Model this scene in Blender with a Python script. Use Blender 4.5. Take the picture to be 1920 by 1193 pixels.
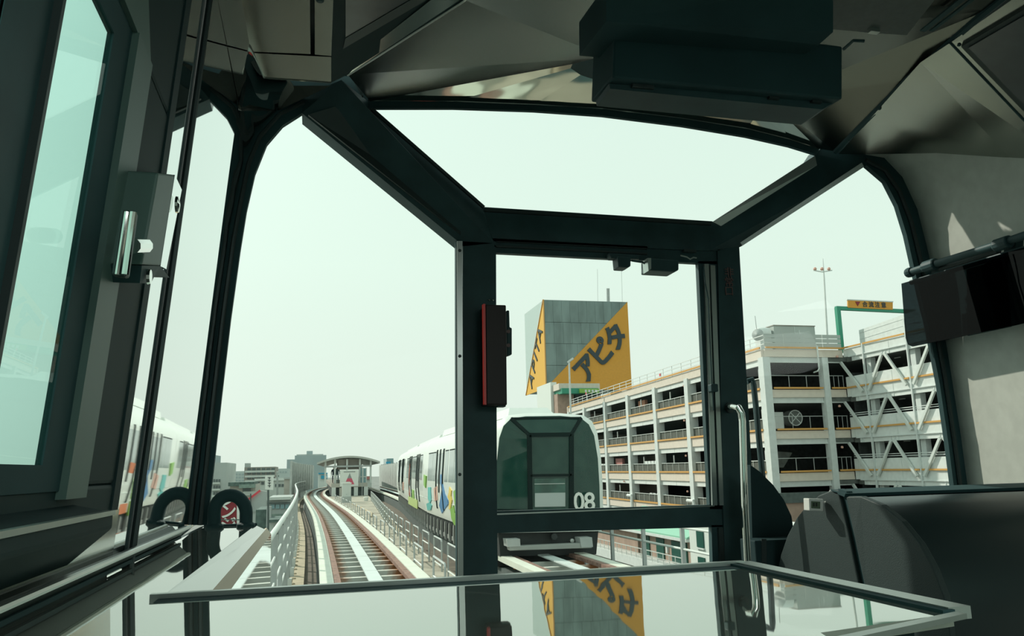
import bpy, bmesh, math, random
import numpy as np
from mathutils import Vector, Matrix
random.seed(7)
for o in list(bpy.data.objects): bpy.data.objects.remove(o)
SC = bpy.context.scene
COL = SC.collection

# ------------------------------------------------------------------ camera
F = 28 / 36 * 1920
CX, CY = 960.0, 596.5
_n = lambda v: v / np.linalg.norm(v)
VY = np.array([592.0, 886.0]); _s = np.array([1.0, -0.024])
_fw = _n(np.array([VY[0] - CX, VY[1] - CY, F]))
_t = (((VY - [CX, CY]) @ (VY - [CX, CY])) + F * F) / -((VY - [CX, CY]) @ _s)
_vx = VY + _t * _s
_rt = _n(np.array([_vx[0] - CX, _vx[1] - CY, F]))
_up = np.cross(_rt, _fw)
if _up[1] > 0: _up = -_up
R = np.array([_rt, _fw, _up])
C = np.array([0, 0, 2.1])
cam_d = bpy.data.cameras.new('camera'); cam = bpy.data.objects.new('camera', cam_d); COL.objects.link(cam)
cam_d.lens = 28; cam_d.sensor_width = 36; cam_d.clip_start = 0.02; cam_d.clip_end = 3000
m = Matrix.Identity(4)
for i in range(3):
    m[i][0], m[i][1], m[i][2] = R[i, 0], -R[i, 1], -R[i, 2]
m.translation = Vector(C); cam.matrix_world = m
SC.camera = cam

# ------------------------------------------------------------------ view + sky + sun
SC.view_settings.view_transform = 'Standard'; SC.view_settings.look = 'None'
SC.view_settings.gamma = 1; SC.view_settings.exposure = 0.0; SC.view_settings.use_curve_mapping = False
SUN_AZ, SUN_EL = math.radians(-40), math.radians(38)
SDIR = Vector((math.sin(SUN_AZ) * math.cos(SUN_EL), math.cos(SUN_AZ) * math.cos(SUN_EL), math.sin(SUN_EL)))
W = bpy.data.worlds.new('hazy_sky'); SC.world = W; W.use_nodes = True
nt = W.node_tree; nt.nodes.clear()
def N(t, **k):
    n = nt.nodes.new(t)
    for a, b in k.items(): setattr(n, a, b)
    return n
tc = N('ShaderNodeTexCoord'); sx = N('ShaderNodeSeparateXYZ'); nt.links.new(tc.outputs['Generated'], sx.inputs[0])
rp = N('ShaderNodeValToRGB'); nt.links.new(sx.outputs['Z'], rp.inputs[0])
e = rp.color_ramp.elements
e[0].position = 0.0; e[0].color = (.77, .87, .775, 1)
e[1].position = 1.0; e[1].color = (.66, .84, .78, 1)
for p_, c_ in ((.08, (.81, .925, .83, 1)), (.25, (.81, .975, .87, 1)), (.5, (.77, .95, .86, 1))):
    q = e.new(p_); q.color = c_
dt = N('ShaderNodeVectorMath', operation='DOT_PRODUCT'); nt.links.new(tc.outputs['Generated'], dt.inputs[0]); dt.inputs[1].default_value = SDIR
pw = N('ShaderNodeMath', operation='POWER', use_clamp=True); nt.links.new(dt.outputs['Value'], pw.inputs[0]); pw.inputs[1].default_value = 6
mu = N('ShaderNodeMath', operation='MULTIPLY_ADD'); nt.links.new(pw.outputs[0], mu.inputs[0]); mu.inputs[1].default_value = .35; mu.inputs[2].default_value = 1.0
bg = N('ShaderNodeBackground'); nt.links.new(rp.outputs[0], bg.inputs['Color']); nt.links.new(mu.outputs[0], bg.inputs['Strength'])
wo = N('ShaderNodeOutputWorld'); nt.links.new(bg.outputs[0], wo.inputs[0])
sl = bpy.data.lights.new('sun', 'SUN'); sl.energy = 3.3; sl.angle = math.radians(.8); sl.color = (1, .95, .84)
so = bpy.data.objects.new('sun', sl); COL.objects.link(so); so.rotation_euler = SDIR.to_track_quat('Z', 'Y').to_euler(); so.location = (0, 0, 60)

for k_, (lx_, ly_) in enumerate(((1.08, -2.3),)):      # unseen fill light added to brighten the cabin (casing built with the ceiling)
    al = bpy.data.lights.new('saloon_fill', 'AREA'); al.shape = 'RECTANGLE'; al.size = 1.1; al.size_y = 2.8; al.energy = 60; al.color = (.90, 1, .95)
    ao = bpy.data.objects.new('saloon_fill', al); COL.objects.link(ao); ao.location = (lx_, ly_, 3.225)
# ------------------------------------------------------------------ pixel rays -> points in the place
def ray(px, py): return R @ _n(np.array([px - CX, py - CY, F]))
def aY(px, py, Y): d = ray(px, py); return C + d * (Y / d[1])
def aX(px, py, X): d = ray(px, py); return C + d * (X / d[0])
def aZ(px, py, Z): d = ray(px, py); return C + d * ((Z - C[2]) / d[2])
def aD(px, py, D): return C + R @ (np.array([px - CX, py - CY, F]) / F * D)
def aP(px, py, p0, nr):
    d = ray(px, py); nr = np.array(nr, float); return C + d * ((np.array(p0) - C) @ nr / (d @ nr))
def LW(px, py, off=0.0): return aP(px, py, (-.30 + off, 0, 2.1), (1, 0, -.075))
def RW(px, py, off=0.0): return aP(px, py, (2.38 + off, 0, 2.1), (1, 0, .075))
def lwx(z): return -.30 + .075 * (z - 2.1)
def rwx(z): return 2.38 - .075 * (z - 2.1)

# ------------------------------------------------------------------ materials
def mat(name, col, rough=.6, metal=0.0, spec=.5, vary=0.0, vscale=3.0, bump=0.0, bscale=20.0, stretch=None, coat=0.0, col2=None, ior=None):
    M = bpy.data.materials.new(name); M.use_nodes = True
    t = M.node_tree; b = t.nodes['Principled BSDF']
    b.inputs['Base Color'].default_value = (*col, 1); b.inputs['Roughness'].default_value = rough
    b.inputs['Metallic'].default_value = metal; b.inputs['Specular IOR Level'].default_value = spec
    if ior: b.inputs['IOR'].default_value = ior
    if coat: b.inputs['Coat Weight'].default_value = coat; b.inputs['Coat Roughness'].default_value = .03
    if vary or bump:
        g = t.nodes.new('ShaderNodeNewGeometry'); mp = t.nodes.new('ShaderNodeMapping'); t.links.new(g.outputs['Position'], mp.inputs[0])
        if stretch: mp.inputs['Scale'].default_value = stretch
    if vary:
        nz = t.nodes.new('ShaderNodeTexNoise'); nz.inputs['Scale'].default_value = vscale; nz.inputs['Detail'].default_value = 5
        t.links.new(mp.outputs[0], nz.inputs['Vector'])
        mx = t.nodes.new('ShaderNodeMix'); mx.data_type = 'RGBA'
        c2 = col2 or tuple(max(0, c * (1 - vary)) for c in col)
        c1 = col if col2 else tuple(min(1, c * (1 + vary * .6)) for c in col)
        mx.inputs[6].default_value = (*c1, 1); mx.inputs[7].default_value = (*c2, 1)
        rr = t.nodes.new('ShaderNodeMapRange'); rr.inputs[1].default_value = .35; rr.inputs[2].default_value = .65
        t.links.new(nz.outputs[0], rr.inputs[0]); t.links.new(rr.outputs[0], mx.inputs[0])
        t.links.new(mx.outputs[2], b.inputs['Base Color'])
    if bump:
        n2 = t.nodes.new('ShaderNodeTexNoise'); n2.inputs['Scale'].default_value = bscale; n2.inputs['Detail'].default_value = 2
        t.links.new(mp.outputs[0], n2.inputs['Vector'])
        bp = t.nodes.new('ShaderNodeBump'); bp.inputs['Strength'].default_value = bump; bp.inputs['Distance'].default_value = .02
        t.links.new(n2.outputs[0], bp.inputs['Height']); t.links.new(bp.outputs[0], b.inputs['Normal'])
    return M
def glass(name, tint, refl=1.0):
    M = bpy.data.materials.new(name); M.use_nodes = True; t = M.node_tree; t.nodes.clear()
    tr = t.nodes.new('ShaderNodeBsdfTransparent'); tr.inputs[0].default_value = (*tint, 1)
    gl = t.nodes.new('ShaderNodeBsdfGlossy'); gl.inputs['Roughness'].default_value = .0; gl.inputs[0].default_value = (refl, refl, refl, 1)
    lw = t.nodes.new('ShaderNodeLayerWeight'); lw.inputs[0].default_value = .5
    pw = t.nodes.new('ShaderNodeMath'); pw.operation = 'POWER'; pw.inputs[1].default_value = 5; t.links.new(lw.outputs['Facing'], pw.inputs[0])
    fr = t.nodes.new('ShaderNodeMath'); fr.operation = 'MULTIPLY_ADD'; fr.inputs[1].default_value = .55; fr.inputs[2].default_value = .02; t.links.new(pw.outputs[0], fr.inputs[0])
    mx = t.nodes.new('ShaderNodeMixShader'); o = t.nodes.new('ShaderNodeOutputMaterial')
    t.links.new(fr.outputs[0], mx.inputs[0]); t.links.new(tr.outputs[0], mx.inputs[1]); t.links.new(gl.outputs[0], mx.inputs[2]); t.links.new(mx.outputs[0], o.inputs[0])
    return M
def sleeper_mat():
    M = mat('painted_sleeper', (.55, .57, .52), .7); t = M.node_tree; b = t.nodes['Principled BSDF']
    tc = t.nodes.new('ShaderNodeTexCoord'); s = t.nodes.new('ShaderNodeSeparateXYZ'); t.links.new(tc.outputs['Object'], s.inputs[0])
    a = t.nodes.new('ShaderNodeMath'); a.operation = 'ABSOLUTE'; t.links.new(s.outputs[0], a.inputs[0])
    nz = t.nodes.new('ShaderNodeTexNoise'); nz.inputs['Scale'].default_value = 9; t.links.new(tc.outputs['Object'], nz.inputs['Vector'])
    ad = t.nodes.new('ShaderNodeMath'); ad.operation = 'MULTIPLY_ADD'; ad.inputs[1].default_value = .35; t.links.new(nz.outputs[0], ad.inputs[0]); t.links.new(a.outputs[0], ad.inputs[2])
    r = t.nodes.new('ShaderNodeValToRGB'); t.links.new(ad.outputs[0], r.inputs[0])
    el = r.color_ramp.elements; el[0].position = .55; el[0].color = (.62, .64, .58, 1); el[1].position = .85; el[1].color = (.42, .16, .06, 1)
    t.links.new(r.outputs[0], b.inputs['Base Color']); return M

MT = dict(
 bevel=mat('dark_polished_bevel', (.27, .30, .27), .08, .85),
 deep=mat('deep_black_plastic', (.018, .042, .045), .7, spec=.15),
 black=mat('matt_black_trim', (.031, .076, .081), .55, spec=.35, vary=.2, vscale=8),
 rubber=mat('black_rubber', (.029, .072, .077), .7, spec=.25, vary=.2),
 gunmetal=mat('dark_grey_metal', (.045, .065, .064), .45, .4, vary=.15),
 alu=mat('brushed_aluminium', (.50, .54, .51), .32, .9, vary=.12, vscale=6, stretch=(1, 1, .1)),
 chrome=mat('chrome', (.75, .77, .72), .06, 1.0),
 steel=mat('polished_stainless_steel', (.36, .385, .35), .12, 1.0, bump=.10, bscale=2.2),
 steel_fascia=mat('bright_polished_fascia', (.58, .60, .54), .07, 1.0, bump=.35, bscale=3),
 steel_dark=mat('shade_darkened_steel', (.135, .150, .135), .26, 1.0, bump=.12, bscale=2.5),  # stainless darkened in colour, standing in for the dark interior it reflects
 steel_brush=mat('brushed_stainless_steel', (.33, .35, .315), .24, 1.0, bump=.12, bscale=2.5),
 mirror=mat('bright_stainless_steel', (.80, .83, .82), .02, 1.0, bump=.008, bscale=2.0, stretch=(1, 1, .4)),
 greypaint=mat('grey_green_enamel', (.095, .165, .145), .45, vary=.1),
 darkpaint=mat('dark_green_grey_enamel', (.018, .042, .043), .6, spec=.15, vary=.15),
 wall=mat('pale_wall_laminate', (.60, .63, .57), .55, spec=.3, vary=.06, vscale=20),
 wall_dk=mat('grey_wall_laminate', (.20, .23, .21), .5, vary=.08),
 ceil=mat('perforated_grey_ceiling', (.10, .12, .115), .5, vary=.1, vscale=60),
 floor=mat('grey_floor_vinyl', (.16, .17, .16), .5, vary=.2),
 table=mat('glossy_grey_glass_top', (.52, .56, .495), .02, .76, spec=.5, ior=1.9, bump=.012, bscale=5),
 consoleM=mat('dark_moulded_console_plastic', (.034, .052, .051), .5, spec=.3, bump=.2, bscale=500),
 consoleS=mat('satin_black_console_lid', (.012, .026, .028), .36, spec=.4),
 visor=None, red=mat('red_enamel', (.90, .055, .045), .35), darkred=mat('dark_red_panel', (.020, .010, .010), .5, vary=.3),
 redprint=mat('faded_red_print', (.17, .10, .095), .5),
 white=mat('white_plastic', (.75, .77, .72), .4), lcd=mat('green_grey_lcd', (.12, .17, .11), .25), ink=mat('dark_ink', (.02, .025, .02), .6),
 paper=mat('dim_poster_print', (.06, .08, .085), .2, vary=.3), 
 conc=mat('pale_concrete', (.52, .52, .45), .85, vary=.12, vscale=1.5, bump=.2),
 conc_dk=mat('weathered_concrete', (.40, .37, .30), .9, vary=.25, vscale=1.2, bump=.2),
 slab=mat('painted_running_slab', (.66, .69, .60), .75, vary=.06, vscale=2),
 rust=mat('rusty_rail_steel', (.27, .16, .125), .8, vary=.35, vscale=8),
 plate=mat('pale_reaction_plate', (.62, .69, .67), .5, vary=.05),
 sleeper=sleeper_mat(),
 dark=mat('dark_girder_steel', (.09, .115, .11), .8, vary=.2),  # dark grey-green steel for girders, track beds, poles and pipes
 brown=mat('brown_deck_plate', (.15, .125, .095), .85, vary=.25, vscale=2),
 beige_edge=mat('beige_edge_board', (.78, .64, .47), .5, vary=.05),
 tan=mat('tan_cable_trough', (.44, .37, .26), .8, vary=.12),
 galv=mat('galvanised_grey_steel', (.42, .45, .44), .5, .2, vary=.1),
 galvw=mat('pale_painted_steel', (.62, .66, .63), .5, .1),
 body=mat('white_train_enamel', (.74, .78, .73), .28, spec=.5, coat=.3, vary=.03),
 twin=mat('grey_tinted_train_glass', (.36, .41, .40), .08, spec=.6),
 tglass=mat('dark_teal_train_glass', (.010, .046, .036), .04, spec=.35, vary=.5, vscale=2.5, col2=(.018, .060, .046)),
 tframe=mat('dark_glass_frame', (.008, .018, .017), .7, spec=.1),
 tdeep=mat('dim_train_inner_panel', (.05, .12, .095), .5, vary=.4),
 under=mat('dark_undercarriage', (.025, .032, .032), .7, vary=.3), bracket=mat('grey_bracket', (.33, .35, .33), .5, .2),
 cream=mat('cream_spandrel_paint', (.66, .59, .51), .8, vary=.05), gwhite=mat('white_steel_paint', (.66, .70, .68), .7, vary=.06),
 gcol=mat('grey_white_column_paint', (.60, .645, .63), .7, vary=.06), orange=mat('orange_guard_pipe', (.62, .33, .09), .5, .1),
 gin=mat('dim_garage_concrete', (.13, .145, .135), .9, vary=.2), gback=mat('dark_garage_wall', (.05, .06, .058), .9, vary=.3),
 netgrey=mat('grey_mesh_panel', (.085, .095, .08), .8, vary=.2), brick=mat('orange_brown_wall', (.42, .20, .12), .8), pinkw=mat('pink_wall', (.45, .19, .17), .8),
 green=mat('green_gantry_paint', (.03, .27, .17), .5), signorange=mat('orange_sign_board', (.66, .30, .035), .6, vary=.04),
 towergrey=mat('blue_grey_cladding', (.20, .265, .255), .7, vary=.22, vscale=.55, stretch=(1, 1, .35)), towerlit=mat('sunlit_grey_cladding', (.46, .56, .54), .8, vary=.04),  # tower grey repeated lighter, sunlight put into the side face's colour
 toworange=mat('amber_orange_cladding', (.66, .315, .045), .75, vary=.05), towyellowlit=mat('sunlit_yellow_cladding', (.72, .40, .06), .75), letter=mat('navy_letter', (.025, .045, .055), .5),  # the yellow is brighter than the front's amber, sunlight put into its colour
 skin=mat('skin', (.45, .28, .2), .6), cloth=mat('dark_cloth', (.03, .05, .07), .8), hair=mat('black_hair', (.01, .01, .01), .7),
 ground=mat('asphalt', (.22, .235, .22), .95, vary=.3, vscale=.2),
 c_grey=mat('grey_render', (.42, .46, .44), .9, vary=.08, vscale=.4), c_brown=mat('brown_grey_tile', (.31, .29, .26), .9, vary=.15, vscale=.4), c_blue=mat('blue_grey_concrete', (.36, .43, .435), .9, vary=.06, vscale=.1),
 c_pale=mat('pale_render', (.56, .60, .56), .9, vary=.06, vscale=.3), c_hazed=mat('haze_paled_concrete', (.47, .53, .51), .95, vary=.05, vscale=.1), c_beige=mat('beige_block', (.47, .45, .40), .9, vary=.08, vscale=.5),  # far concrete is paled in colour to stand in for distance haze
 c_white=mat('white_render', (.68, .72, .68), .8), c_dark=mat('dark_roof', (.10, .15, .135), .8, vary=.3), c_green=mat('green_grey_roof', (.22, .30, .26), .8, vary=.2), win=mat('dark_building_window', (.10, .125, .125), .25), gwin=mat('dark_green_window', (.015, .085, .065), .25),
 brickp=mat('pink_brown_brickwork', (.38, .27, .215), .85, vary=.12, vscale=2), mint=mat('mint_roof', (.26, .52, .39), .6),
 signred=mat('dark_red_billboard', (.24, .02, .03), .6), redpaint=mat('red_paint', (.66, .07, .09), .6), bluep=mat('blue_sign', (.03, .33, .52), .5), bluegl=mat('blue_grey_glass', (.22, .36, .38), .3), pinkp=mat('pink_red_print', (.62, .10, .16), .6), greyp=mat('grey_print', (.28, .30, .29), .6),
 screen=mat('grey_noise_barrier', (.47, .50, .475), .7, vary=.12, vscale=2), canopy=mat('grey_canopy_sheet', (.46, .47, .43), .6, vary=.05),
 l_orange=mat('livery_orange', (.62, .17, .06), .4), l_green=mat('livery_leaf_green', (.22, .45, .07), .4), l_lime=mat('livery_lime', (.50, .62, .22), .4), l_blue=mat('livery_blue', (.05, .20, .42), .4), l_teal=mat('livery_teal', (.10, .46, .44), .4), l_yellow=mat('livery_yellow', (.72, .52, .10), .4), l_pink=mat('livery_salmon', (.66, .38, .30), .4), l_red=mat('livery_red', (.45, .10, .05), .4),
 glass=glass('clear_window_glass', (.985, .995, .985), .22), sideglass=glass('green_tinted_window_glass', (.72, .865, .83), .6), visorglass=glass('smoked_visor_acrylic', (.11, .15, .16), .5),
)

# ------------------------------------------------------------------ mesh builder
class MB:
    def __init__(s): s.v = []; s.f = []
    def add(s, vs, fs):
        b = len(s.v); s.v += [tuple(map(float, p)) for p in vs]; s.f += [tuple(b + i for i in f) for f in fs]; return s
    def box(s, c, d, rz=0.0):
        x, y, z = [k / 2 for k in d]; ca, sa = math.cos(rz), math.sin(rz)
        P = [(a, b, cc) for cc in (-z, z) for a, b in ((-x, -y), (x, -y), (x, y), (-x, y))]
        return s.add([(c[0] + a * ca - b * sa, c[1] + a * sa + b * ca, c[2] + q) for a, b, q in P], [(3, 2, 1, 0), (4, 5, 6, 7), (0, 1, 5, 4), (1, 2, 6, 5), (2, 3, 7, 6), (3, 0, 4, 7)])
    def bb(s, a, b):
        return s.box([(a[i] + b[i]) / 2 for i in range(3)], [abs(a[i] - b[i]) for i in range(3)])
    def prism(s, poly, vec):
        n = len(poly); P = [np.array(p, float) for p in poly]; Q = [p + np.array(vec) for p in P]
        return s.add(P + Q, [tuple(range(n)), tuple(range(2 * n - 1, n - 1, -1))] + [(i, i + n, (i + 1) % n + n, (i + 1) % n) for i in range(n)])
    def loft(s, A, B, vec=None):
        """strip between polylines A and B, thickened along vec"""
        n = len(A); A = [np.array(p, float) for p in A]; B = [np.array(p, float) for p in B]
        if vec is None:
            return s.add(A + B, [(i, i + 1, n + i + 1, n + i) for i in range(n - 1)])
        v = np.array(vec, float); A2 = [p + v for p in A]; B2 = [p + v for p in B]
        f = []
        for i in range(n - 1):
            f += [(i, i + 1, n + i + 1, n + i), (2 * n + i, 3 * n + i, 3 * n + i + 1, 2 * n + i + 1), (i, 2 * n + i, 2 * n + i + 1, i + 1), (n + i, n + i + 1, 3 * n + i + 1, 3 * n + i)]
        f += [(0, n, 3 * n, 2 * n), (n - 1, 3 * n - 1, 4 * n - 1, 2 * n - 1)]
        return s.add(A + B + A2 + B2, f)
    def beam(s, a, b, w, h, up=(0, 0, 1)):
        a = np.array(a, float); b = np.array(b, float); d = _n(b - a); u = np.array(up, float); u = u - d * (u @ d)
        if np.linalg.norm(u) < 1e-4: u = np.array([0, 1, 0]) - d * d[1]
        u = _n(u); r = np.cross(d, u); P = []
        for p in (a, b):
            for i, j in ((-1, -1), (1, -1), (1, 1), (-1, 1)): P.append(p + r * i * w / 2 + u * j * h / 2)
        return s.add(P, [(3, 2, 1, 0), (4, 5, 6, 7), (0, 1, 5, 4), (1, 2, 6, 5), (2, 3, 7, 6), (3, 0, 4, 7)])
    def tube(s, path, r, k=10, cap=True, sq=(1, 1)):
        P = [np.array(p, float) for p in path]; n = len(P); V = []; u = None
        for i, p in enumerate(P):
            d = _n(P[min(i + 1, n - 1)] - P[max(i - 1, 0)])
            if u is None:
                u = np.array([0, 0, 1.0]); 
                if abs(d[2]) > .9: u = np.array([1.0, 0, 0])
            u = _n(u - d * (u @ d)); w = np.cross(d, u); rr = r[i] if hasattr(r, '__len__') else r
            for j in range(k):
                a = 2 * math.pi * j / k; V.append(p + (u * math.cos(a) * sq[0] + w * math.sin(a) * sq[1]) * rr)
        f = [(i * k + j, i * k + (j + 1) % k, (i + 1) * k + (j + 1) % k, (i + 1) * k + j) for i in range(n - 1) for j in range(k)]
        if cap: f += [tuple(range(k - 1, -1, -1)), tuple((n - 1) * k + j for j in range(k))]
        return s.add(V, f)
    def sweep(s, cen, x0, x1, z0, z1, Y):
        """box-section strip from offset x0..x1 across a centre line cen(Y) -> (x, y, z, nx, ny)"""
        V = []; n = len(Y)
        for y in Y:
            x, yy, z, nx, ny = cen(y)
            for o, h in ((x0, z0), (x1, z0), (x1, z1), (x0, z1)): V.append((x + nx * o, yy + ny * o, z + h))
        f = [(i * 4 + j, i * 4 + (j + 1) % 4, i * 4 + 4 + (j + 1) % 4, i * 4 + 4 + j) for i in range(n - 1) for j in range(4)]
        f += [(3, 2, 1, 0), tuple(4 * (n - 1) + j for j in range(4))]
        return s.add(V, f)
    def lathe(s, c, prof, k=16, axis=(0, 0, 1)):
        ax = _n(np.array(axis, float)); u = np.array([1.0, 0, 0]) if abs(ax[0]) < .9 else np.array([0, 1.0, 0]); u = _n(u - ax * (u @ ax)); w = np.cross(ax, u); V = []
        for r, h in prof:
            for j in range(k):
                a = 2 * math.pi * j / k; V.append(np.array(c) + ax * h + (u * math.cos(a) + w * math.sin(a)) * r)
        n = len(prof); f = [(i * k + j, i * k + (j + 1) % k, (i + 1) * k + (j + 1) % k, (i + 1) * k + j) for i in range(n - 1) for j in range(k)]
        f += [tuple(range(k - 1, -1, -1)), tuple((n - 1) * k + j for j in range(k))]
        return s.add(V, f)
    def mesh(s, name, mt, origin=(0, 0, 0), smooth=False):
        me = bpy.data.meshes.new(name); o = np.array(origin, float)
        me.from_pydata([tuple(np.array(p) - o) for p in s.v], [], s.f)
        b = bmesh.new(); b.from_mesh(me); bmesh.ops.recalc_face_normals(b, faces=b.faces); b.to_mesh(me); b.free()
        me.materials.append(MT[mt] if isinstance(mt, str) else mt)
        if smooth:
            me.polygons.foreach_set('use_smooth', [True] * len(me.polygons))
            try: me.set_sharp_from_angle(angle=math.radians(38))
            except Exception: pass
        return me

ROOT = {}
def tag(o, label=None, cat=None, group=None, kind=None):
    if label: o['label'] = label
    if cat: o['category'] = cat
    if group: o['group'] = group
    if kind: o['kind'] = kind
    return o
def thing(name, label, cat, loc=(0, 0, 0), group=None):
    o = bpy.data.objects.new(name, None); o.empty_display_size = .2; COL.objects.link(o); o.location = tuple(map(float, loc))
    ROOT[o.name] = np.array(loc, float); return tag(o, label, cat, group)
def org(p):
    return ROOT.get(p.name, np.zeros(3)) if p is not None else np.zeros(3)
def part(name, mb, mt, parent, smooth=False, label=None, kind=None, bevel=0):
    """world-space builder -> mesh object under parent (object origins sit on the parent's)"""
    og = org(parent)
    o = bpy.data.objects.new(name, mb.mesh(name, mt, og, smooth)); COL.objects.link(o); o.parent = parent; ROOT[o.name] = og
    if bevel:
        bv = o.modifiers.new('bevel', 'BEVEL'); bv.width = bevel; bv.segments = 2; bv.limit_method = 'ANGLE'
    return tag(o, label, None, None, kind)
def single(name, mb, mt, label, cat, loc=None, group=None, smooth=False, kind=None, bevel=0):
    loc = np.array(loc if loc is not None else np.mean(np.array(mb.v), axis=0), float)
    o = bpy.data.objects.new(name, mb.mesh(name, mt, loc, smooth)); COL.objects.link(o); o.location = tuple(loc); ROOT[o.name] = loc
    if bevel:
        bv = o.modifiers.new('bevel', 'BEVEL'); bv.width = bevel; bv.segments = 2; bv.limit_method = 'ANGLE'
    return tag(o, label, cat, group, kind)
def struct(name, mb, mt, label=None, smooth=False, bevel=0):
    o = bpy.data.objects.new(name, mb.mesh(name, mt, (0, 0, 0), smooth)); COL.objects.link(o); ROOT[o.name] = np.zeros(3)
    if bevel:
        bv = o.modifiers.new('bevel', 'BEVEL'); bv.width = bevel; bv.segments = 2; bv.limit_method = 'ANGLE'
    return tag(o, label, None, None, 'structure')
def inst(name, me, parent, loc, rz=0.0, scale=None):
    o = bpy.data.objects.new(name, me); COL.objects.link(o); o.parent = parent
    o.location = tuple(np.array(loc, float) - org(parent)); o.rotation_euler = (0, 0, rz)
    if scale: o.scale = scale
    ROOT[o.name] = np.array(loc, float); return o
def text(name, s, size, mt, origin, xdir, ydir, parent, depth=.02, align='CENTER', bold=0.0, xs=1.0):
    cu = bpy.data.curves.new(name, 'FONT'); cu.body = s; cu.size = size; cu.extrude = depth; cu.offset = bold; cu.align_x = align; cu.align_y = 'CENTER'; cu.resolution_u = 3
    to = bpy.data.objects.new(name, cu); COL.objects.link(to)
    dg = bpy.context.evaluated_depsgraph_get(); me = bpy.data.meshes.new_from_object(to.evaluated_get(dg))
    bpy.data.objects.remove(to); bpy.data.curves.remove(cu)
    x = _n(np.array(xdir, float)); y = np.array(ydir, float); y = _n(y - x * (x @ y)); z = np.cross(x, y); og = org(parent)
    for v in me.vertices:
        p = np.array(origin) + x * v.co[0] * xs + y * v.co[1] + z * v.co[2] - og; v.co = tuple(p)
    me.materials.clear(); me.materials.append(MT[mt]); me.name = name
    o = bpy.data.objects.new(name, me); COL.objects.link(o); o.parent = parent; ROOT[o.name] = og; return o
def screw(parent, p, ax, r=.007, mt='gunmetal'):
    return part('screw', MB().lathe(p, [(r, 0), (r, .002), (r * .6, .004)], 8, ax), mt, parent)

# ================================================================== CABIN SHELL (the setting)
YD, YA, YH = 2.80, 2.57, 2.65           # plane of the front door, of the corner pillars, of the roof header
ZT = 1.95                               # top of the glossy console top
PY = lambda pts, Y: [aY(x, y, Y) for x, y in pts]
# floor, roof, rear wall, outer walls behind the camera (daylight enters through their windows)
struct('floor', MB().bb((-.45, -4, .88), (2.55, 2.75, .95)), 'floor')
struct('wall_rear', MB().bb((-.5, -4.08, .9), (2.6, -4, 3.5)), 'wall_dk')
struct('wall_front', MB().bb((-.35, 2.72, .9), (2.42, 2.80, 1.55)), 'darkpaint')
# --- left side wall: sill, header, posts round two windows, then the wall bay with the stainless panel
def lq(y0, y1, z0, z1, off=0.0, t=-.02, mbx=None):
    mbx = mbx or MB(); P = [(lwx(z0) + off, y0, z0), (lwx(z0) + off, y1, z0), (lwx(z1) + off, y1, z1), (lwx(z1) + off, y0, z1)]
    return mbx.prism(P, (t, 0, 0))
def rq(y0, y1, z0, z1, off=0.0, t=.10, mbx=None):
    mbx = mbx or MB(); P = [(rwx(z0) + off, y0, z0), (rwx(z0) + off, y1, z0), (rwx(z1) + off, y1, z1), (rwx(z1) + off, y0, z1)]
    return mbx.prism(P, (t, 0, 0))
wl = MB()
lq(-4, 1.40, .9, 2.09, 0, -.02, wl)                   # below the windows
lq(-4, 1.40, 2.70, 3.42, 0, -.02, wl)                 # above
lq(1.09, 1.40, 2.09, 2.70, 0, -.02, wl)               # wall bay ahead of the window
lq(-1.05, -.85, 2.09, 2.70, 0, -.02, wl); lq(-4, -2.7, 2.09, 2.70, 0, -.02, wl)
lq(1.40, 2.62, .9, 1.95, 0, -.02, wl)
w_left = struct('wall_left', wl, 'darkpaint', bevel=.006)
part('grey_reveal', lq(1.075, 1.165, 2.075, 2.69, .012, -.02), 'greypaint', w_left)
part('grey_reveal', MB().prism([(lwx(2.66) + .012, 1.165, 2.69), (lwx(2.66) + .012, .2, 2.69), (lwx(2.7) + .012, .2, 2.78), (lwx(2.7) + .012, 1.10, 2.78)], (-.02, 0, 0)), 'greypaint', w_left)
part('wall_corner_trim', lq(1.355, 1.395, 2.0, 3.2, .003, -.02), 'darkpaint', w_left)
# sliding side window: black rubber surround with a chamfered look, tinted pane, mullion
def win_left(n, y0, y1, z0=2.115, z1=2.645, pane='sideglass'):
    g = struct(n, lq(y0, y1, z0, z1, .001, -.004), pane)
    fr = MB(); b = .075
    lq(y1, y1 + b, z0 - .03, z1 + b, .003, -.008, fr); lq(y0 - .04, y0, z0 - .03, z1 + b, .003, -.008, fr); lq(y0, y1, z1, z1 + b, .003, -.008, fr); lq(y0, y1, z0 - .03, z0, .003, -.008, fr)
    part('window_frame', fr, 'rubber', g); return g
win_left('window_1', .805, 1.0)
win_left('window_2', -.85, .70)
win_left('window_3', -2.7, -1.05)
struct('trim_1', lq(.70, .80, 2.08, 2.72, .004, -.05), 'black')
part('trim_lip', lq(.80, .808, 2.10, 2.66, .012, -.04), 'gunmetal', bpy.data.objects['trim_1'])
# sill ledges under the side window
sl1 = MB().prism([(-.34, -4, 2.075), (-.255, -4, 2.055), (-.255, -4, 2.035), (-.34, -4, 1.96)], (0, 5.16, 0))
s_ = struct('trim_2', sl1, 'darkpaint', bevel=.004)
part('bright_edge', MB().bb((-.262, -4, 2.052), (-.252, 1.158, 2.058)), 'alu', s_)
part('steel_kick_panel', lq(.2, 1.40, 1.955, 2.05, .004, -.01), 'steel', s_)
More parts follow.
